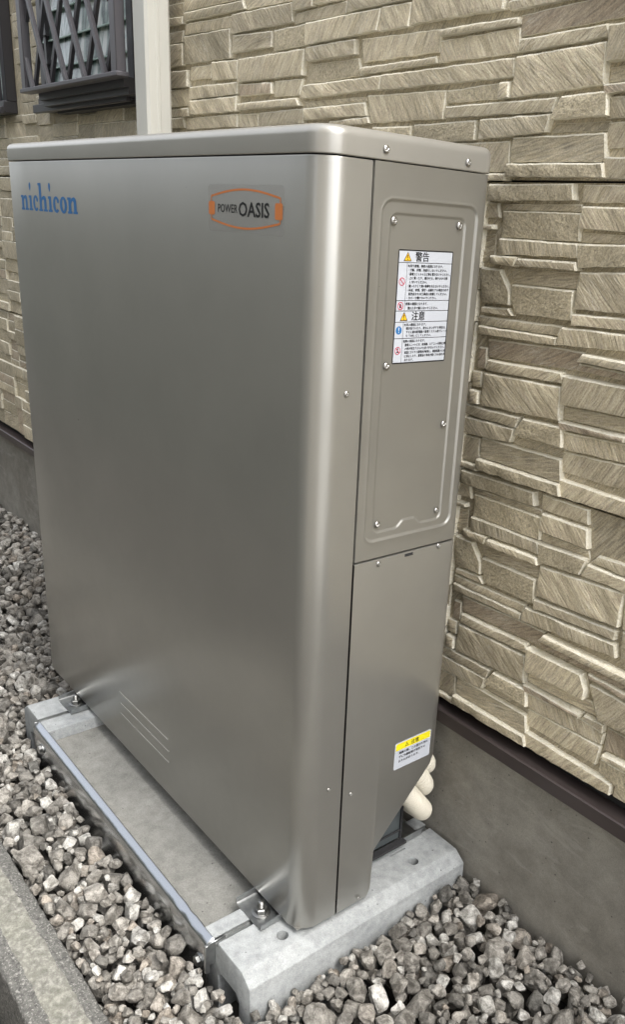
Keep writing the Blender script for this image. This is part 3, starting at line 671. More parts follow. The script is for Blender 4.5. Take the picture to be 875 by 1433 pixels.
front_path = [(-W+.0005,.26),(-W+.0005,.012)] + arc(-W+.009,.009,.0085,180,270,5)[0:] + [(-W+.1*i,0) for i in range(1,11)] + [(-W+1.05,0)] + arc(-RC,RC,RC,-90,0,14)[0:] + [(0,.060),(0,.0775),(-.001,.0785),(-.008,.0787)]
build_front = sheet('front_panel', front_path, lambda i: 0.0, lambda i: 1.2145, PAINT)
build_front.name = 'front_panel'

# lid: stacked rounded rectangles
def rrect(off, n=10):
    r1 = max(.002, RC-off); r2 = max(.002, .010-off*.6); r3 = max(.002, .018-off)
    x0, x1, y0, y1 = -W-.001+off, .001-off, -.001+off, D+.001-off
    return (arc(x0+r2,y0+r2,r2,180,270,n) + arc(x1-r1,y0+r1,r1,270,360,n) + arc(x1-r3,y1-r3,r3,0,90,n) + arc(x0+r2,y1-r2,r2,90,180,n))
m_ = MB(); lv = [(.012,1.2165),(.0012,1.2160),(0,1.2172),(0,1.2375)] + [(.013*(1-math.cos(rad(a))), 1.2375+.0125*math.sin(rad(a))) for a in (15,30,45,60,75,90)] + [(.03,1.2505),(.08,1.252)]
rings = [[(x,y,z) for x,y in rrect(o_)] for o_, z in lv]; k_ = len(rings[0]); fs = []
for i in range(len(rings)-1):
    for j in range(k_): fs.append((i*k_+j, i*k_+(j+1)%k_, (i+1)*k_+(j+1)%k_, (i+1)*k_+j))
fs.append(tuple((len(rings)-1)*k_+j for j in range(k_)))
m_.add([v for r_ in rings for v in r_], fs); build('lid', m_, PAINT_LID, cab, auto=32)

# body behind the panels
m_ = MB(); m_.box(-W+.006,-.0125,.014,D-.004,.275,1.214); m_.box(-W+.006,-.0125,.014,.150,.012,.274); build('inner_body', m_, SEAL, cab)
m_ = MB(); m_.box(-W+.004,-.075,.1505,D-.004,.012,.2735); build('inner_panel', m_, INNER, cab)
m_ = MB(); m_.box(-W,-.019,D-.0035,D,.255,1.2145); build('back_panel', m_, PAINT, cab)
m_ = MB(); m_.box(-.074,-.0715,.291,.2955,.012,.25); m_.box(-.0735,-.0715,.1510,.2905,.030,.034); m_.box(-.0735,-.060,.1510,.30,.004,.010); build('inner_trim', m_, SEAL, cab)

# upper side panel with pressed double frame
def poly_sdf(P, pts):
    P = np.array(P); pts = np.array(pts); d = np.full(len(pts), 1e9); inside = np.zeros(len(pts), bool)
    n = len(P)
    for i in range(n):
        a = P[i]; b = P[(i+1)%n]; e = b-a; w_ = pts-a; t = np.clip((w_@e)/(e@e), 0, 1)
        d = np.minimum(d, np.linalg.norm(w_-t[:,None]*e, axis=1))
        c = ((a[1] > pts[:,1]) != (b[1] > pts[:,1])) & (pts[:,0] < (b[0]-a[0])*(pts[:,1]-a[1])/(b[1]-a[1]+1e-12)+a[0])
        inside ^= c
    return np.where(inside, -d, d)
def lin(segs):
    out = []
    for a, b, s_ in segs:
        n = max(1, round((b-a)/s_)); out += [a+(b-a)*i/n for i in range(n)]
    return out+[segs[-1][1]]
ro, ri = .017, .011
OUT = [(.0985+ro,.695+ro),(.2748-ro,.695+ro),(.2748-ro,1.1698-ro),(.0985+ro,1.1698-ro)]
INN = [(.1150+ri,.7065+ri),(.1585,.7065+ri),(.1705,.7175+ri),(.2025,.7175+ri),(.2150,.7065+ri),(.2550-ri,.7065+ri),(.2550-ri,1.1540-ri),(.1150+ri,1.1540-ri)]
ys = lin([(.0815,.094,.006),(.094,.128,.0011),(.128,.156,.005),(.156,.219,.0018),(.219,.240,.005),(.240,.279,.0011),(.279,.282,.003)])
zs_ = lin([(.6665,.690,.012),(.690,.735,.0011),(.735,1.135,.04),(1.135,1.176,.0011),(1.176,1.2145,.02)])
pts = np.array([(y, z) for z in zs_ for y in ys])
def sm(t): t = np.clip(t, 0, 1); return t*t*(3-2*t)
so1 = poly_sdf(OUT, pts)-ro; si1 = poly_sdf(INN, pts)-ri
dep = -.0022*sm((-so1+.0020)/.0042) - .0022*sm((-si1+.0018)/.0038) + .0006*np.exp(-((so1-.0028)/.0016)**2)
m_ = MB(); nY = len(ys); vs = [(float(d_), float(y), float(z)) for (y, z), d_ in zip(pts, dep)]
# wrap round the rear corner
tail = arc(-.018,.282,.018,0,90,8)[1:] + [(-.05,.300)]
nT = len(tail); fs = []
full = []
for j, z in enumerate(zs_):
    full += [(-.008,.0807,z)] + vs[j*nY:(j+1)*nY] + [(x, y, z) for x, y in tail]
nW = nY+nT+1
for j in range(len(zs_)-1):
    for i in range(nW-1): fs.append((j*nW+i, j*nW+i+1, (j+1)*nW+i+1, (j+1)*nW+i))
o_ = len(full)
for j, z, dz in ((0, .6660, 0), (len(zs_)-1, 1.2148, 0)):
    base = len(full)
    for i in range(nW):
        x, y, _ = full[j*nW+i]; full.append((x-.010 if y < .283 else x-.007, y if y < .283 else y-.007, z))
    for i in range(nW-1): fs.append((j*nW+i, base+i, base+i+1, j*nW+i+1))
m_.add(full, fs); up = build('upper_side_panel', m_, PAINT, cab, auto=50)

# lower side panel with slanted cable notch
lp = [(0,y) for y in lin([(.0815,.1320,.01),(.1320,.1500,.009),(.1500,.1590,.003),(.1590,.1600,.001),(.16,.282,.0061)])] + arc(-.018,.282,.018,0,90,8)[1:] + [(-.05,.300)]
def lz(i):
    x, y = lp[i]
    if x < 0 or y > .2885: return .236+(.0165 if y > .295 else (y-.282)*.9)
    if y <= .1500: return 0.0
    if y < .1590: return .021*(y-.15)/.009
    if y < .1600: return .097
    return .098+(y-.16)*(.236-.098)/(.288-.16)
sheet('lower_side_panel', lp, lz, lambda i: .6630 if not (.183 < lp[i][1] < .197 and lp[i][0] >= 0) else .6630, PAINT)
m_ = MB(); m_.box(-.0005,.0004,.1822,.1990,.6575,.6605); m_.box(-.0005,.0012,.1822,.1990,.6563,.6575); build('latch_slot', m_, SEAL, cab)
m_ = MB(); m_.box(-.006,-.002,.0735,.0785,1.204,1.2085); build('corner_gap', m_, DARK, cab)
m_ = MB(); m_.box(-W+.01,-.01,.004,.145,.0005,.0025); build('bottom_panel', m_, PAINT, cab)

LINE = mat('fold_glint', (.33,.325,.30), .4)  # reflection along the folds painted in as a paler colour
# glints along the embossed folds low on the front
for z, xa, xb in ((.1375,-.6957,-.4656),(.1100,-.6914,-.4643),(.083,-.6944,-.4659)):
    m_ = MB(); m_.box(xa, xb, -.0014, .0004, z-.0007, z+.0005); m_.box(xb, xb+.0012, -.0014, .0004, z-.0009, z+.004); build('embossed_line_glint', m_, LINE, cab)

# screws
def screw_mesh(r=.0050):
    n = 24; vs = []; fs = []
    for j in range(n+1):
        for i in range(n+1):
            a = 2*i/n-1; b = 2*j/n-1
            u_ = a*math.sqrt(1-b*b/2); v_ = b*math.sqrt(1-a*a/2); rr = math.hypot(u_, v_)
            h = .0034*math.sqrt(max(0, 1-(rr*.92)**2))
            U = u_*r; V = v_*r
            ang = .6; U2 = U*math.cos(ang)+V*math.sin(ang); V2 = -U*math.sin(ang)+V*math.cos(ang)
            if (abs(U2) < .0007 and abs(V2) < .0026) or (abs(V2) < .0007 and abs(U2) < .0026): h -= .0016
            vs.append((h, U, V))
    for j in range(n):
        for i in range(n): fs.append((j*(n+1)+i, j*(n+1)+i+1, (j+1)*(n+1)+i+1, (j+1)*(n+1)+i))
    me = bpy.data.meshes.new('screw'); me.from_pydata(vs, [], fs); me.materials.append(SCREW); me.shade_smooth(); return me
SM = screw_mesh()
for i, (y, z, dx, s_) in enumerate([(.097,1.2285,.0010,1),(.2461,1.2265,.0010,1),(.121,1.145,-.0036,1.08),(.2441,1.1443,-.0036,1.08),(.0515,.9209,0,.85),(.1229,.9543,-.0036,1.05),(.2457,.8601,-.0036,1.05),
                     (.1238,.7188,-.0036,1.05),(.2466,.7207,-.0036,1),(.1284,.659,0,.9),(.2549,.662-.002,0,.9),(.0513,.276,0,.75),(.0988,.2465,0,.8),(.1309,.0075,0,.8)]):
    o = link('screw', SM, cab, (dx, y, z if z != .659 else .6555)); o.scale = (s_, s_, s_); o.rotation_euler = (i*1.3, 0, 0)

# mounting feet
def foot(xa, xb, y0, y1, bx, by, front=True):
    m_ = MB(); n = 6; h = .020
    # channel section (x,z) with rolled-up sides
    sec = []
    for i in range(n+1): t = rad(90*i/n); sec.append((xa+.008-.008*math.cos(t)*1.0, h*.4-.008*math.sin(t)+.000))
    sec = [(xa, h)] + [(xa+.008*(1-math.cos(rad(90*i/n))), .008*(1-math.sin(rad(90*i/n)))) for i in range(n+1)]
    sec2 = sec + [(xa+xb-x, z) for x, z in reversed(sec)]
    th = .0022; inner = [(x + (th if x < (xa+xb)/2 else -th)*(1 if z > .004 else .3), z+th*(1 if z <= .008 else 0)) for x, z in sec2]
    zb = -.0118
    vs = []; N_ = len(sec2)
    for y, drop in ((y0, 1), (y1, 0)):
        for L_ in (sec2, inner):
            for x, z in L_:
                hh = z if not drop else min(z, z*.65+.001)
                vs.append((x, y, zb+hh))
    fs = []
    for i in range(N_-1):
        fs += [(i, i+1, 2*N_+i+1, 2*N_+i), (N_+i+1, N_+i, 3*N_+i, 3*N_+i+1), (i+1, i, N_+i, N_+i+1), (2*N_+i, 2*N_+i+1, 3*N_+i+1, 3*N_+i)]
    fs += [(0, 2*N_, 3*N_, N_), (N_-1, 2*N_-1, 4*N_-1, 3*N_-1)]
    m_.add(vs, fs); f_ = build('mounting_foot', m_, STEEL, cab, auto=40)
    z = zb+.0024
    m_ = MB(); m_.lathe([(.0165,z),(.0165,z+.0018),(.0155,z+.0024)], (bx,by,0), n=32); build('washer', m_, NUT, f_, auto=40)
    m_ = MB(); m_.lathe([(.0118,z+.0026),(.0118,z+.0105),(.0098,z+.0122)], (bx,by,0), n=6); build('nut', m_, NUT, f_, auto=30)
    m_ = MB(); pr = []
    zz = z+.0124
    for i in range(7): pr += [(.0060,zz),(.0053,zz+.0009)]; zz += .0016
    m_.lathe(pr+[(.0030,zz+.001)], (bx,by,0), n=16); build('anchor_bolt', m_, NUT, f_, auto=60)
    return f_
foot(-.136,-.053,-.040,.030,-.0915,-.016); foot(-.975,-.892,-.040,.030,-.936,-.012)
fr = foot(-.155,-.071,.16,.352,-.078,.20); foot(-.975,-.892,.16,.352,-.936,.32)

# ------------------------------------------------------------------ printing helpers
def text(name, s, size, loc, mat_, parent, face='X', align='LEFT', bold=0, sx=1.0, fit=None, res=2, shear=0, space=1.0):
    c = bpy.data.curves.new(name, 'FONT'); c.body = s; c.size = size; c.align_x = align; c.resolution_u = res; c.offset = bold; c.space_character = space
    o = bpy.data.objects.new(name, c); COL.objects.link(o)
    bpy.context.view_layer.update(); dg = bpy.context.evaluated_depsgraph_get()
    me = bpy.data.meshes.new_from_object(o.evaluated_get(dg)); bpy.data.objects.remove(o, do_unlink=True); bpy.data.curves.remove(c)
    co = np.empty(len(me.vertices)*3, np.float32); me.vertices.foreach_get('co', co); co = co.reshape(-1, 3)
    x = co[:,0]*sx; z = co[:,1]
    if fit: x = (co[:,0]-co[:,0].min())*fit/(co[:,0].max()-co[:,0].min())
    n = np.empty_like(co)
    if face == 'X': n[:,0] = loc[0]; n[:,1] = loc[1]+x; n[:,2] = loc[2]+z
    else: n[:,0] = loc[0]+x; n[:,1] = loc[1]; n[:,2] = loc[2]+z
    me.vertices.foreach_set('co', n.ravel()); me.materials.clear(); me.materials.append(mat_); me.name = name
    return me
def textobj(name, items, mat_, parent, face='X', heavy=False):
    bm = bmesh.new()
    items = [x for it in items for x in ([it]+([(it[0],it[1],(it[2][0]+(.00004 if face == 'X' else 0),it[2][1]+.00022,it[2][2]+.00012),*it[3:]),(it[0],it[1],(it[2][0]+(.00008 if face == 'X' else 0),it[2][1]-.00018,it[2][2]-.00004),*it[3:])] if heavy else []))]
    for it in items:
        me = text(name, *it[:3], mat_, None, face, **(it[3] if len(it) > 3 else {})); bm.from_mesh(me); bpy.data.meshes.remove(me)
    me = bpy.data.meshes.new(name); bm.to_mesh(me); bm.free(); me.materials.append(mat_)
    return link(name, me, parent)
def flat(name, polys, t, mat_, parent, face='X', th=.00012):
    """flat printed shapes: polys of (a,b) at level t, each a hair proud of the one before"""
    m_ = MB()
    for i, P in enumerate(polys):
        tt = t+(i*.000008 if face == 'X' else -i*.000002)
        m_.add([(tt, a, b) if face == 'X' else (a, tt, b) for a, b in P], [tuple(range(len(P))) if face == 'X' else tuple(range(len(P)))])
    me = bpy.data.meshes.new(name); me.from_pydata(m_.v, [], m_.f); me.materials.append(mat_); return link(name, me, parent)
def rr(y0, y1, z0, z1, r, n=5): return arc(y0+r,z0+r,r,180,270,n)+arc(y1-r,z0+r,r,270,360,n)+arc(y1-r,z1-r,r,0,90,n)+arc(y0+r,z1-r,r,90,180,n)
def plate(name, P, t0, t1, mat_, parent, face='X'):
    m_ = MB(); m_.prism(P, t0, t1, 0 if face == 'X' else 1); return build(name, m_, mat_, parent)
def rect(a0, a1, b0, b1): return [(a0,b0),(a1,b0),(a1,b1),(a0,b1)]
def ringpoly(cx, cz, r0, r1, n=28, sx=1.0):
    out = []
    for i in range(n):
        a, b = 2*math.pi*i/n, 2*math.pi*(i+1)/n
        out.append([(cx+sx*r0*math.cos(a),cz+r0*math.sin(a)),(cx+sx*r1*math.cos(a),cz+r1*math.sin(a)),(cx+sx*r1*math.cos(b),cz+r1*math.sin(b)),(cx+sx*r0*math.cos(b),cz+r0*math.sin(b))])
    return out
def strip(P, w_):
    out = []
    for i in range(len(P)-1):
        a = Vector(P[i]); b = Vector(P[i+1]); t = (b-a).normalized(); n = Vector((-t.y, t.x))*w_/2
        out.append([tuple(a-n), tuple(b-n), tuple(b+n), tuple(a+n)])
    return out

# ------------------------------------------------------------------ warning label (104 x 154 mm)
X0 = -.0044; Ya, Yb, Za, Zb = .1335, .2372, .9562, 1.1099; LW, LH = Yb-Ya, Zb-Za
lab = plate('warning_label', rr(Ya,Yb,Za,Zb,.0022), X0, X0+.0003, BLACKINK, cab); lab['label'] = 'large white warning label with black border'
xl = X0+.00034
fy = lambda f: Ya+f*LW; fz = lambda f: Zb-f*LH
rowsf = [(.012,.107),(.113,.433),(.439,.524),(.530,.622),(.628,.768),(.774,.988)]
wp = []
for i, (a, b) in enumerate(rowsf):
    if i in (0, 3): wp.append(rect(fy(.016),fy(.984),fz(b),fz(a)))
    else: wp += [rect(fy(.016),fy(.162),fz(b),fz(a)), rect(fy(.168),fy(.984),fz(b),fz(a))]
flat('label_face', wp, xl, WHITE, lab); xl += .00016
for zc in (.060, .576):
    cy, cz = fy(.165), fz(zc); s_ = .0072
    flat('hazard_triangle', [[(cy-s_*1.02,cz-s_*.82),(cy+s_*1.02,cz-s_*.82),(cy,cz+s_*.92)]], xl, BLACKINK, lab)
    flat('triangle_fill', [[(cy-s_*.78,cz-s_*.68),(cy+s_*.78,cz-s_*.68),(cy,cz+s_*.66)]], xl+.0001, AMBER, lab)
    flat('exclamation_mark', [[(cy-.0009,cz+.0022),(cy+.0009,cz+.0022),(cy+.0005,cz-.0020),(cy-.0005,cz-.0020)], rect(cy-.0007,cy+.0007,cz-.0040,cz-.0028)], xl+.0002, BLACKINK, lab)
textobj('heading_lettering', [('警告',.0135,(xl,fy(.30),fz(.091)),dict(sx=.97)), ('注意',.0135,(xl,fy(.30),fz(.606)),dict(sx=.97)), ('警告',.0135,(xl+.0001,fy(.30)+.00035,fz(.091)),dict(sx=.97)), ('注意',.0135,(xl+.0001,fy(.30)+.00035,fz(.606)),dict(sx=.97)), ('警告',.0135,(xl+.0002,fy(.30)-.0003,fz(.091)+.0002),dict(sx=.97)), ('注意',.0135,(xl+.0002,fy(.30)-.0003,fz(.606)+.0002),dict(sx=.97))], BLACKINK, lab)
L1 = ['火災や感電、事故の原因になります。','・分解、修理、改造をしないでください。','・蓄電ユニットの上に物を置かないでください。','・上に乗ったり、腰かける、寄りかかる等','　しないでください。','・蹴ったりして強い衝撃を与えないでください。','・移設、修理、保守・点検をする場合は必ず','　販売店または工事店に依頼してください。','・カバーを開けないでください。']
L2 = ['感電の原因となります。','　濡れた手で触らないでください。']
L3 = ['火災の原因になります。','　煙が出ていたり、変なにおいがする場合は、','　すぐに屋内配電盤の蓄電システム用ブレーカ','　を「OFF」にしてください。']
L4 = ['故障の原因になります。','　蓄電ユニットには、給湯器、エアコンの排気口等','　の熱が発生するものを近づけないでください。','　高温にさらすと蓄電池が破損し、機器保護のため','　に停止したり、蓄電池の寿命が短くなる恐れが','　あります。']
items = []
for Ls, a, b in ((L1,.119,.430),(L2,.444,.520),(L3,.633,.765),(L4,.779,.985)):
    st = (b-a)/len(Ls)
    for i, t_ in enumerate(Ls):
        n_ = len(t_); sx_ = min(1.0, (.80*LW)/(n_*.0040)); items.append((t_, .0042, (xl, fy(.178), fz(a+st*(i+.82))), dict(res=1, sx=sx_*.97)))
textobj('body_lettering', items, BLACKINK, lab, heavy=True)
for zc, kind in ((.272,0),(.482,1),(.880,2)):
    cy, cz = fy(.088), fz(zc)
    flat('prohibition_ring', ringpoly(cy,cz,.0044,.0054)+strip([(cy-.0034,cz+.0034),(cy+.0034,cz-.0034)],.0010), xl+.0001, REDINK, lab)
    if kind: flat('hand_pictogram', [[(cy-.0016,cz-.003),(cy+.0010,cz-.003),(cy+.0018,cz),(cy+.0008,cz+.0026),(cy-.0004,cz+.003),(cy-.0014,cz+.0006)]] if kind == 1 else [rect(cy-.0022,cy+.0022,cz-.003,cz-.0018), rect(cy-.0008,cy+.0008,cz-.0017,cz+.0022), [(cy-.0018,cz+.0023),(cy+.0018,cz+.0023),(cy,cz+.0036)]], xl, BLACKINK, lab)
cy, cz = fy(.088), fz(.698)
flat('mandatory_disc', [arc(cy,cz,.0056,0,350,26)], xl, BLUEINK, lab)
flat('exclamation_mark', [[(cy-.0011,cz+.0038),(cy+.0011,cz+.0038),(cy+.0006,cz-.0010),(cy-.0006,cz-.0010)], arc(cy,cz-.0028,.0009,0,330,9)], xl+.0001, WHITE, lab)

# small caution label
X1 = .0; Yc, Yd, Zc, Zd = .1930, .2780, .2530, .3067
lab2 = plate('caution_label', rr(Yc,Yd,Zc,Zd,.0030), X1-.0001, X1+.0003, WHITE, cab); lab2['label'] = 'small white caution label with a yellow heading band'
band = [(Yc+.002,Zd-.0155)]+[(Yd-.002,Zd-.0155)]+arc(Yd-.0042,Zd-.0042,.0022,0,90,4)+arc(Yc+.0042,Zd-.0042,.0022,90,180,4)
flat('heading_band', [band], X1+.00045, YELLOW, lab2)
cy, cz = Yc+.0270, Zd-.0088; 
flat('hazard_triangle', strip([(cy-.0040,cz-.0032),(cy+.0040,cz-.0032),(cy,cz+.0036),(cy-.0040,cz-.0032)],.0008)+[rect(cy-.0004,cy+.0004,cz-.0006,cz+.0016), rect(cy-.0004,cy+.0004,cz-.0022,cz-.0013)], X1+.00060, BLACKINK, lab2)
textobj('heading_lettering', [('注意',.0098,(X1+.0006,Yc+.0365,Zd-.0126),dict())], BLACKINK, lab2, heavy=True)
textobj('body_lettering', [('運搬の際、この部分を持た',.0058,(X1+.0006,Yc+.0095,Zc+.0300),dict(res=1)),('ずに外部配管が変形する',.0058,(X1+.0006,Yc+.0095,Zc+.0215),dict(res=1)),('おそれがあります。',.0058,(X1+.0006,Yc+.0095,Zc+.0130),dict(res=1))], BLACKINK, lab2, heavy=True)

# round-ended film sticker on the front
YF = -.0001
st = plate('logo_sticker', rr(-.2780,-.0800,1.1155,1.1785,.008), YF, YF-.0002, FILM, cab, 'Y'); st['label'] = 'clear film sticker with orange outline'
sx0, sx1, sz0, sz1 = -.2780, -.0800, 1.1155, 1.1785; cx_ = (sx0+sx1)/2; cz_ = (sz0+sz1)/2
top_ = [(sx0+.010+(sx1-sx0-.020)*i/20, cz_+.0155+.0095*math.sin(math.pi*i/20)) for i in range(21)]
bot_ = [(x, 2*cz_-z) for x, z in top_]
left_ = [(sx0+.010,cz_+.0155),(sx0+.010,cz_+.008)]; right_ = [(sx1-.010,cz_+.0155),(sx1-.010,cz_+.008)]
sh = strip(top_,.0026)+strip(bot_,.0026)+strip(left_,.0022)+strip(right_,.0022)+strip([(x,2*cz_-z) for x,z in left_],.0022)+strip([(x,2*cz_-z) for x,z in right_],.0022)
sh += [rr(sx0+.0025,sx0+.0195,cz_-.0095,cz_+.0085,.003), rr(sx1-.0225,sx1-.0045,cz_-.0110,cz_+.0095,.003)]
flat('orange_outline', sh, YF-.00026, ORANGE, st, 'Y')
textobj('lettering', [('POWER',.0158,(sx0+.0285,YF-.00040,cz_-.0055),dict(bold=.00008,fit=.0530)), ('OASIS',.0262,(sx0+.0845,YF-.00040,cz_-.0092),dict(bold=.0004,fit=.0775))], BLACKINK, st, 'Y')

# brand lettering: slab letters drawn in units of the x-height
def stem(x0, x1, z0, z1): return [(x0,z0),(x1,z0),(x1,z1),(x0,z1)]
def archn(xa, xb, sw):   # shoulder joining two stems
    return [(xa,.58),(xa+.10,.74),(xa+.22,.80),(xb-sw,.70),(xb-sw,.55),(xb,.55),(xb,.74),(xb-.06,.90),(xb-.18,1.0),(xb-.34,1.02),(xa+.08,.94),(xa,.84)]
def gn(): return 1.26, [stem(.02,.20,.84,1.0), stem(.14,.46,0,1.0), stem(.02,.56,0,.14), archn(.46,1.10,.32), stem(.78,1.10,0,.56), stem(.68,1.22,0,.14)]
def gi(): return .62, [stem(.04,.20,.84,1.0), stem(.15,.47,0,1.0), stem(.03,.59,0,.14), [(.31,1.28),(.41,1.45),(.45,1.62),(.43,1.76),(.36,1.86),(.26,1.86),(.19,1.76),(.17,1.62),(.21,1.45)]]
def gh(): return 1.26, [stem(.02,.20,1.68,1.84), stem(.14,.46,0,1.84), stem(.02,.56,0,.14), archn(.46,1.10,.32), stem(.78,1.10,0,.56), stem(.68,1.22,0,.14)]
def ell(cx, cz, a0, b0, a1, b1, t0, t1, n=22):
    out = []
    for i in range(n):
        p, q = rad(t0+(t1-t0)*i/n), rad(t0+(t1-t0)*(i+1)/n)
        out.append([(cx+a0*math.cos(p),cz+b0*math.sin(p)),(cx+a1*math.cos(p),cz+b1*math.sin(p)),(cx+a1*math.cos(q),cz+b1*math.sin(q)),(cx+a0*math.cos(q),cz+b0*math.sin(q))])
    return out
def gc(): return .96, ell(.50,.5,.15,.36,.47,.53,48,318)+[arc(.76,.74,.15,0,340,12)]
def go(): return 1.04, ell(.51,.5,.15,.36,.48,.53,0,360,30)
glyph = [(gn,-1.0640,-1.0215),(gi,-1.0190,-.9965),(gc,-.9945,-.9640),(gh,-.9630,-.9140),(gi,-.9115,-.8880),(gc,-.8860,-.8520),(go,-.8510,-.8130),(gn,-.8120,-.7620)]
polys = []
for fn, xa, xb in glyph:
    wd, ps = fn(); sc_ = (xb-xa)/wd
    for P in ps: polys.append([(xa+x*sc_, 1.1215+z*.0285) for x, z in P])
br_ = flat('brand_lettering', polys, -.0001, LOGOBLUE, cab, 'Y'); br_['label'] = 'blue slab lettering nichicon at the top left of the front'

# ------------------------------------------------------------------ concrete blocks
def block(name, xs0, xs1, side, label):
    """side=+1: big chamfer on the +x side"""
    b = MB(); a, c = (xs0, xs1)
    if side > 0: P = [(a,-.24),(a,-.013),(a+.002,-.012),(c-.026,-.012),(c-.002,-.030),(c+.006,-.24)]
    else: P = [(a-.006,-.24),(a+.002,-.030),(a+.026,-.012),(c-.002,-.012),(c,-.013),(c,-.24)]
    b.prism(P, -.110, .384, 1)
    o = build(name, b, BLOCK, bevel=.004, seg=2)
    cs = []
    gx = (-.092,-.078) if side > 0 else (-.9205,-.9065)
    q = MB(); q.box(gx[0],gx[1],-.2,.5,-.021,.01); cs.append(q)
    hx = -.027 if side > 0 else -.985
    for hy in (-.014, .290): q = MB(); q.lathe([(.0105,-.09),(.0105,.02)], (hx,hy,0), n=28); cs.append(q)
    q = MB(); q.box(hx-.0400,hx-.0350,.262,.302,-.05,0.01); cs.append(q)
    q = MB(); rx = (-.078,-.010) if side > 0 else (-.985,-.895); q.prism([(rx[0],-.3),(rx[0],-.082),(rx[0]+.012,-.072),(rx[1]-.012,-.072),(rx[1],-.084),(rx[1],-.3)], -.2, -.075, 1); cs.append(q)
    cut(o, cs); o.data.shade_smooth(); o.data.set_sharp_from_angle(angle=rad(30))
    tag(o, label, 'concrete block')
    return o
b1 = block('foundation_block', -.124, .024, 1, 'pale grey concrete base block under the near right end of the cabinet')
b2 = block('foundation_block', -1.022, -.856, -1, 'pale grey concrete base block under the far left end of the cabinet')
for b_, gx in ((b1, -.085), (b2, -.9135)):
    m_ = MB(); m_.box(gx-.0058,gx+.0058,-.1105,.382,-.0205,-.0185); m_.box(gx-.0062,gx-.0052,-.1105,.382,-.0205,-.0125); m_.box(gx+.0052,gx+.0062,-.1105,.382,-.0205,-.0125)
    build('anchor_channel', m_, STEEL, b_)
# mortar slab between the blocks
n1, n2 = 60, 34; m_ = MB(); vs = []; fs = []
for j in range(n2+1):
    for i in range(n1+1):
        x = -.855+(.7295)*i/n1; y = -.107+.49*j/n2
        z = -.040+.0018*noise.noise((x*9,y*9,0))+.0008*noise.noise((x*40,y*40,3)); vs.append((x,y,z))
for j in range(n2):
    for i in range(n1): a = j*(n1+1)+i; fs.append((a,a+1,a+n1+2,a+n1+1))
base = len(vs); ring = [i for i in range(n1+1)]+[j*(n1+1)+n1 for j in range(1,n2+1)]+[n2*(n1+1)+i for i in range(n1-1,-1,-1)]+[j*(n1+1) for j in range(n2-1,0,-1)]
for r_ in ring: vs.append((vs[r_][0],vs[r_][1],-.17))
for k_ in range(len(ring)): fs.append((ring[k_],ring[(k_+1)%len(ring)],base+(k_+1)%len(ring),base+k_))
m_.add(vs, fs); tag(build('concrete_slab', m_, SLAB, auto=60), 'rough grey mortar slab lying between the two base blocks under the cabinet', 'slab')

# polished cover plate bolted along the front
cp = empty('cover_plate', (-.5,-.12,-.16), 'long polished metal cover plate bolted across the front of the two base blocks', 'metal plate')
m_ = MB(); N_ = 90; sec = [(-.1085,-.0125),(-.1100,-.0122),(-.1225,-.0200),(-.1240,-.0218),(-.1240,-.150)]
vs = []; fs = []
for i in range(N_+1):
    x = -.912+(.822)*i/N_
    wv = .0016*math.exp(-((x+.17)/.05)**2)*math.sin(x*120)
    for j, (y, z) in enumerate(sec): vs.append((x, y+(wv*.6 if j < 3 else 0)+.0004*noise.noise((x*7,z*10,0)), z+(.0004*noise.noise((x*12,1,0))-abs(wv) if j < 4 else 0)))
k_ = len(sec)
for i in range(N_):
    for j in range(k_-1): fs.append((i*k_+j,(i+1)*k_+j,(i+1)*k_+j+1,i*k_+j+1))
m_.add(vs, fs); pl = build('plate', m_, GALV, cp, auto=50)
md = pl.modifiers.new('s','SOLIDIFY'); md.thickness = .0012
m_ = MB(); m_.box(-.0885,-.0855,-.1225,-.090,-.060,-.0125); m_.box(-.0910,-.0850,-.1300,-.1215,-.075,-.0150); build('end_bracket', m_, STEEL, cp, bevel=.0008, seg=1)
m_ = MB(); m_.box(-.9150,-.9122,-.1225,-.1105,-.060,-.0125); build('end_bracket', m_, STEEL, cp, bevel=.0008, seg=1)
m_ = MB(); m_.prism([(-.2300,-.040),(-.2230,-.040),(-.2080,-.0660),(-.2150,-.0680)], -.1240, -.1215, 1); build('spring_tab', m_, NUT, cp)
for bx, bz in ((-.116,-.070),(-.862,-.055)):
    m_ = MB(); m_.lathe([(.0095,-.1330),(.0095,-.1270)], (bx,0,bz), axis=1, n=6); m_.lathe([(.0120,-.1268),(.0120,-.1216)], (bx,0,bz), axis=1, n=24); build('hex_bolt', m_, NUT, cp, auto=30)

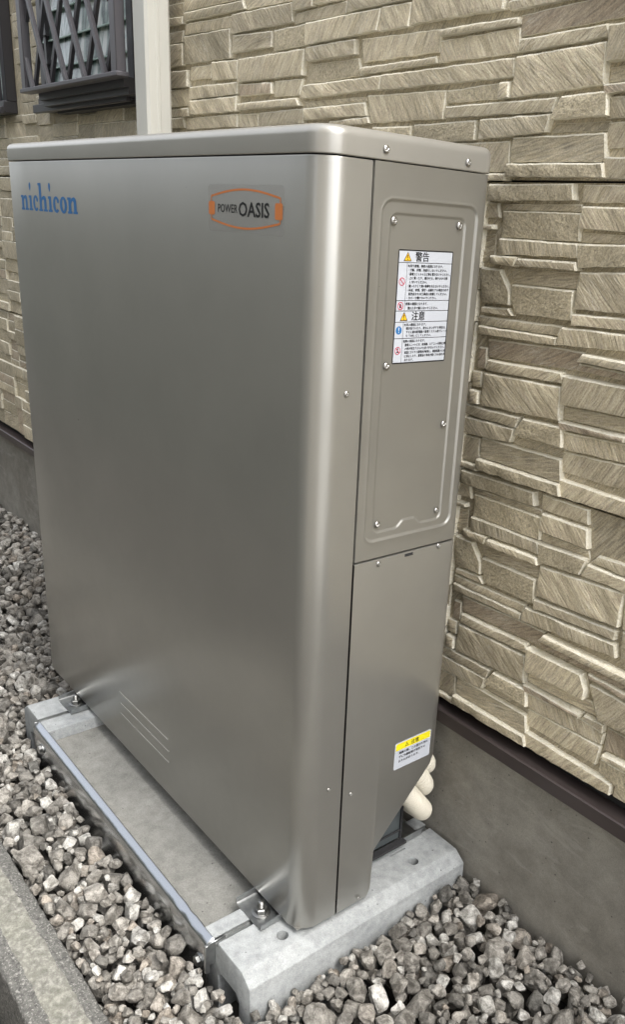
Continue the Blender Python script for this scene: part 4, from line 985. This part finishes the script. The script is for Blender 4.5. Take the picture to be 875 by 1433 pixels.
# ------------------------------------------------------------------ conduits
def tube(name, pts, r, label):
    P = [Vector(p) for p in pts]; samp = []
    def cr(p0,p1,p2,p3,t): return .5*((2*p1)+(p2-p0)*t+(2*p0-5*p1+4*p2-p3)*t*t+(3*p1-p0-3*p2+p3)*t**3)
    Q = [P[0]]+P+[P[-1]]
    for i in range(len(P)-1):
        for k in range(40): samp.append(cr(Q[i],Q[i+1],Q[i+2],Q[i+3],k/40))
    L = [0]
    for i in range(1, len(samp)): L.append(L[-1]+(samp[i]-samp[i-1]).length)
    n = int(L[-1]/.0008); vs = []; fs = []; NR = 28; j = 0
    ref = Vector((0,1,0))
    for i in range(n+1):
        s_ = L[-1]*i/n
        while j < len(L)-2 and L[j+1] < s_: j += 1
        t = (s_-L[j])/max(1e-9, L[j+1]-L[j]); c = samp[j].lerp(samp[min(j+1, len(samp)-1)], min(1,t)); d = (samp[min(j+1,len(samp)-1)]-samp[max(0,j-1)]).normalized()
        a = d.cross(ref).normalized(); b = d.cross(a).normalized(); ref = b.cross(d).normalized() if False else ref
        rr_ = r-.0024*(.5+.5*math.cos(2*math.pi*s_/.0062))
        for k in range(NR): th = 2*math.pi*k/NR; vs.append(c+a*(rr_*math.cos(th))+b*(rr_*math.sin(th)))
    for i in range(n):
        for k in range(NR): fs.append((i*NR+k,i*NR+(k+1)%NR,(i+1)*NR+(k+1)%NR,(i+1)*NR+k))
    m_ = MB(); m_.add(vs, fs); m_.add(vs[:NR], [tuple(range(NR))]); o = build(name, m_, HOSE, smooth=True); tag(o, label, 'conduit', 'ivory conduits leaving the cabinet')
    return o
tube('conduit', [(-.070,.215,.215),(-.056,.270,.150),(-.052,.318,.088),(-.075,.344,.058),(-.130,.352,.050),(-.24,.392,.046)], .0215, 'ivory corrugated conduit, lowest of the three coming out of the slanted notch')
tube('conduit', [(-.092,.245,.255),(-.075,.296,.190),(-.070,.340,.124),(-.094,.356,.100),(-.140,.364,.095),(-.26,.392,.09)], .0210, 'ivory corrugated conduit, middle of the three behind the slanted notch')
tube('conduit', [(-.11,.268,.30),(-.088,.318,.215),(-.080,.354,.160),(-.106,.363,.142),(-.16,.366,.138),(-.28,.392,.134)], .0200, 'ivory corrugated conduit, uppermost of the three against the house wall')

# ------------------------------------------------------------------ kerb
KERB = concrete_mat('weathered_kerb', (.15,.15,.135), (.25,.25,.215), 420, .0016, 22)
g = NG(KERB); p = g.geo(); sep = g.n('ShaderNodeSeparateXYZ'); g.l(p, sep.inputs[0])
wob = g.math('MULTIPLY', g.math('SUBTRACT', g.noise(p, 45, 4), .5), .012)
yy = g.math('ADD', sep.outputs['Y'], wob)
bandf = g.math('MULTIPLY', g.math('LESS_THAN', yy, -.3165), g.math('GREATER_THAN', yy, -.3665))
old = [l for l in KERB.node_tree.links if l.to_socket == g.b.inputs['Base Color']][0].from_socket
speck = g.ramp(g.noise(p, 260, 3, .6), [(.56,(0,0,0)),(.64,(1,1,1))])
dk2 = g.ramp(g.noise(p, 120, 5, .75), [(.35,(.07,.069,.065)),(.6,(.17,.167,.155))])
dark = g.mix(g.math('MULTIPLY', speck, .6), dk2, (.42,.41,.38))
light = g.mix(.75, old, g.ramp(g.noise(p, 75, 6, .75), [(.36,(.12,.115,.10)),(.5,(.22,.215,.19)),(.62,(.38,.37,.33))]))
moss = g.mix(g.math('MULTIPLY', g.ramp(g.noise(p, 18, 4), [(.45,(0,0,0)),(.7,(1,1,1))]), .15), light, (.24,.25,.17))
g.l(g.mix(bandf, dark, moss), g.b.inputs['Base Color'])
m_ = MB(); vs = []; fs = []; sec = [(-.289,-.24),(-.289,-.096),(-.2905,-.089),(-.294,-.0865),(-.3145,-.0815)]+[(-.3145-.054*i/10,-.0805) for i in range(1,10)]+[(-.3685,-.0815),(-.390,-.0865),(-.3935,-.089),(-.395,-.096),(-.395,-.34)]
xs_ = [-3.6+.35*i for i in range(7)]+[-1.2+.008*i for i in range(176)]+[.21+.3*i for i in range(8)]
for x in xs_:
    for (y, z) in sec:
        r_ = noise.noise((x*60,y*60,z*60)); r2_ = noise.noise((x*150,y*150,5)); e = 1 if z > -.1 else .4
        vs.append((x, y+.0022*r_*e, z+(.0018*r_+.0012*r2_)*e if z > -.2 else z))
k_ = len(sec)
for i in range(len(xs_)-1):
    for j in range(k_-1): fs.append((i*k_+j,(i+1)*k_+j,(i+1)*k_+j+1,i*k_+j+1))
m_.add(vs, fs); tag(build('concrete_kerb', m_, KERB, auto=50), 'weathered speckled concrete kerb with pale mossy top edging the gravel', 'kerb')

# ------------------------------------------------------------------ gravel
def ico(sub):
    bm = bmesh.new(); bmesh.ops.create_icosphere(bm, subdivisions=sub, radius=1.0)
    v = np.array([x.co[:] for x in bm.verts]); f = np.array([[x.index for x in q.verts] for q in bm.faces]); bm.free(); return v/np.linalg.norm(v,axis=1)[:,None], f
def stone_shapes(n, sub, seed):
    rs = np.random.RandomState(seed); v, f = ico(sub); out = []
    for _ in range(n):
        m = rs.randint(6, 11); N = rs.normal(size=(m,3)); N /= np.linalg.norm(N,axis=1)[:,None]; D_ = rs.uniform(.62,1.0,m)
        N = np.vstack([N, [[1,0,0],[-1,0,0],[0,1,0],[0,-1,0],[0,0,1],[0,0,-1]]]); D_ = np.append(D_, rs.uniform(.75,1.05,6))
        dn = v@N.T; t = np.where(dn > .08, D_/np.maximum(dn,.08), 9.)
        k = rs.uniform(22, 60); r = (np.sum(np.minimum(t,9.)**-k, axis=1))**(-1/k)
        low = np.array([noise.noise(tuple(x*1.6+_*3.1)) for x in v]); r = r*(1+.07*low)
        p = v*r[:,None]*np.array([1.0, rs.uniform(.68,.95), rs.uniform(.52,.82)])
        out.append(p)
    return out, f
def rotm(rs):
    q = rs.normal(size=4); q[1:] *= .8; q /= np.linalg.norm(q); a,b,c,d = q
    return np.array([[1-2*(c*c+d*d),2*(b*c-a*d),2*(b*d+a*c)],[2*(b*c+a*d),1-2*(b*b+d*d),2*(c*d-a*b)],[2*(b*d-a*c),2*(c*d+a*b),1-2*(b*b+c*c)]])
SH2, F2 = stone_shapes(26, 3, 5); SH1, F1 = stone_shapes(14, 2, 9)
def in_solid(x, y):
    return (y > -.1245 and -1.028 < x < .028) or y < -.2885 or y > .3915
def level(x, y):
    if x < -.02:
        l = -.084 - .004*max(0, min(1, (y+.26)/.14)) if x > -1.05 else -.092
    else: l = -.078
    if x > -.35 and x < -.02: l += .012*(x+.35)/.33
    if y > .30: l += .008
    if x > .0: l += .014*max(0, min(1, (y+.05)/.3))
    return l
def pour(name, x0, x1, y0, y1, n, rmean, fine, seed, label, m, solid=in_solid, lev=level, fill=0):
    rs = np.random.RandomState(seed); cell = .004 if fine else .006
    nx, ny = int((x1-x0)/cell), int((y1-y0)/cell); Hm = np.full((nx, ny), -9.0)
    gx = x0+(np.arange(nx)+.5)*cell; gy = y0+(np.arange(ny)+.5)*cell
    XX, YY = np.meshgrid(gx, gy, indexing='ij')
    sol = np.vectorize(solid)(XX, YY); LV = np.vectorize(lev)(XX, YY)
    Hm = LV-.062; Hm[sol] = 5.0
    SHP, F = (SH2, F2) if fine else (SH1, F1)
    V = []; FF = []; T = []; off = 0
    fails = 0; placed = 0
    while placed < n+fill and fails < n*3:
        if placed == n: rmean = rmean*.72
        rr_ = rmean*float(np.exp(rs.normal(0,.27))); rr_ = min(max(rr_, rmean*.5), rmean*1.9)
        P = SHP[rs.randint(len(SHP))]@rotm(rs).T*rr_
        rxy = np.hypot(P[:,0],P[:,1]).max()*.74; k = max(1, int(rxy/cell)); ii = np.arange(-k, k+1)
        gxx, gyy = np.meshgrid(ii, ii, indexing='ij'); dd = np.hypot(gxx, gyy)*cell; msk = dd <= rxy
        hz = -P[:,2].min(); ht = P[:,2].max()
        bott = np.where(msk, -hz*np.sqrt(np.clip(1-(dd/rxy)**2*.85, 0, 1)), 9); topp = np.where(msk, ht*np.sqrt(np.clip(1-(dd/rxy)**2*.8, 0, 1)), -9)
        best = None
        for _ in range(9):
            ci, cj = rs.randint(k+1, nx-k-1) if nx > 2*k+3 else nx//2, rs.randint(k+1, ny-k-1) if ny > 2*k+3 else ny//2
            sub = Hm[ci-k:ci+k+1, cj-k:cj+k+1]
            zc = (sub-bott)[msk].max()
            sc_ = zc-LV[ci,cj]
            if best is None or sc_ < best[0]: best = (sc_, ci, cj, zc)
        sc_, ci, cj, zc = best
        zc -= .10*rr_
        if zc+ht*.5 > LV[ci,cj]+.010 or zc > 1: fails += 1; continue
        sub = Hm[ci-k:ci+k+1, cj-k:cj+k+1]; np.maximum(sub, np.where(msk, zc+topp*.93, -9), out=sub)
        if zc+ht > LV[ci,cj]-.045:
            V.append(P+np.array([gx[ci],gy[cj],zc])); FF.append(F+off); off += len(P)
            tn = rs.beta(2.0, 2.2) if rs.rand() < .86 else rs.uniform(.82, 1.0); T.append(np.full(len(P), tn*1.0))
        placed += 1
        if fails > n*1.5 and placed < n: placed = n
    V = np.vstack(V).astype(np.float32); FF = np.vstack(FF).astype(np.int32); T = np.concatenate(T).astype(np.float32)
    me = bpy.data.meshes.new(name); me.vertices.add(len(V)); me.vertices.foreach_set('co', V.ravel())
    me.loops.add(FF.size); me.loops.foreach_set('vertex_index', FF.ravel()); me.polygons.add(len(FF)); me.polygons.foreach_set('loop_start', np.arange(0, FF.size, 3, dtype=np.int32))
    me.update(calc_edges=True); me.validate()
    at = me.attributes.new('tone', 'FLOAT', 'POINT'); at.data.foreach_set('value', T)
    me.materials.append(m); me.shade_smooth(); me.set_sharp_from_angle(angle=rad(20 if fine else 30))
    o = link(name, me); tag(o, label, 'gravel', kind='stuff'); print(name, placed, len(V), len(FF)); return o
pour('gravel', -1.50, .66, -.33, .43, 3900, .0190, True, 3, 'loose crushed grey brown gravel between the kerb, the base blocks and the house foundation', GRAVEL, fill=1400)
pour('gravel', -3.6, -1.43, -.33, .43, 2600, .0210, False, 6, 'crushed gravel strip running away beyond the far left end of the cabinet', GRAVEL)
pour('gravel', .62, 1.5, -.33, .43, 900, .020, False, 8, 'loose gravel continuing past the right edge beside the foundation', GRAVEL)
GREEN = gravel_mat('greenish_pea_gravel', 1.15)
pour('pea_gravel', -1.3, .3, -.62, -.400, 3500, .0085, False, 9, 'fine greenish pea gravel on the lower ground beyond the kerb', GREEN, solid=lambda x,y: False, lev=lambda x,y: -.205)
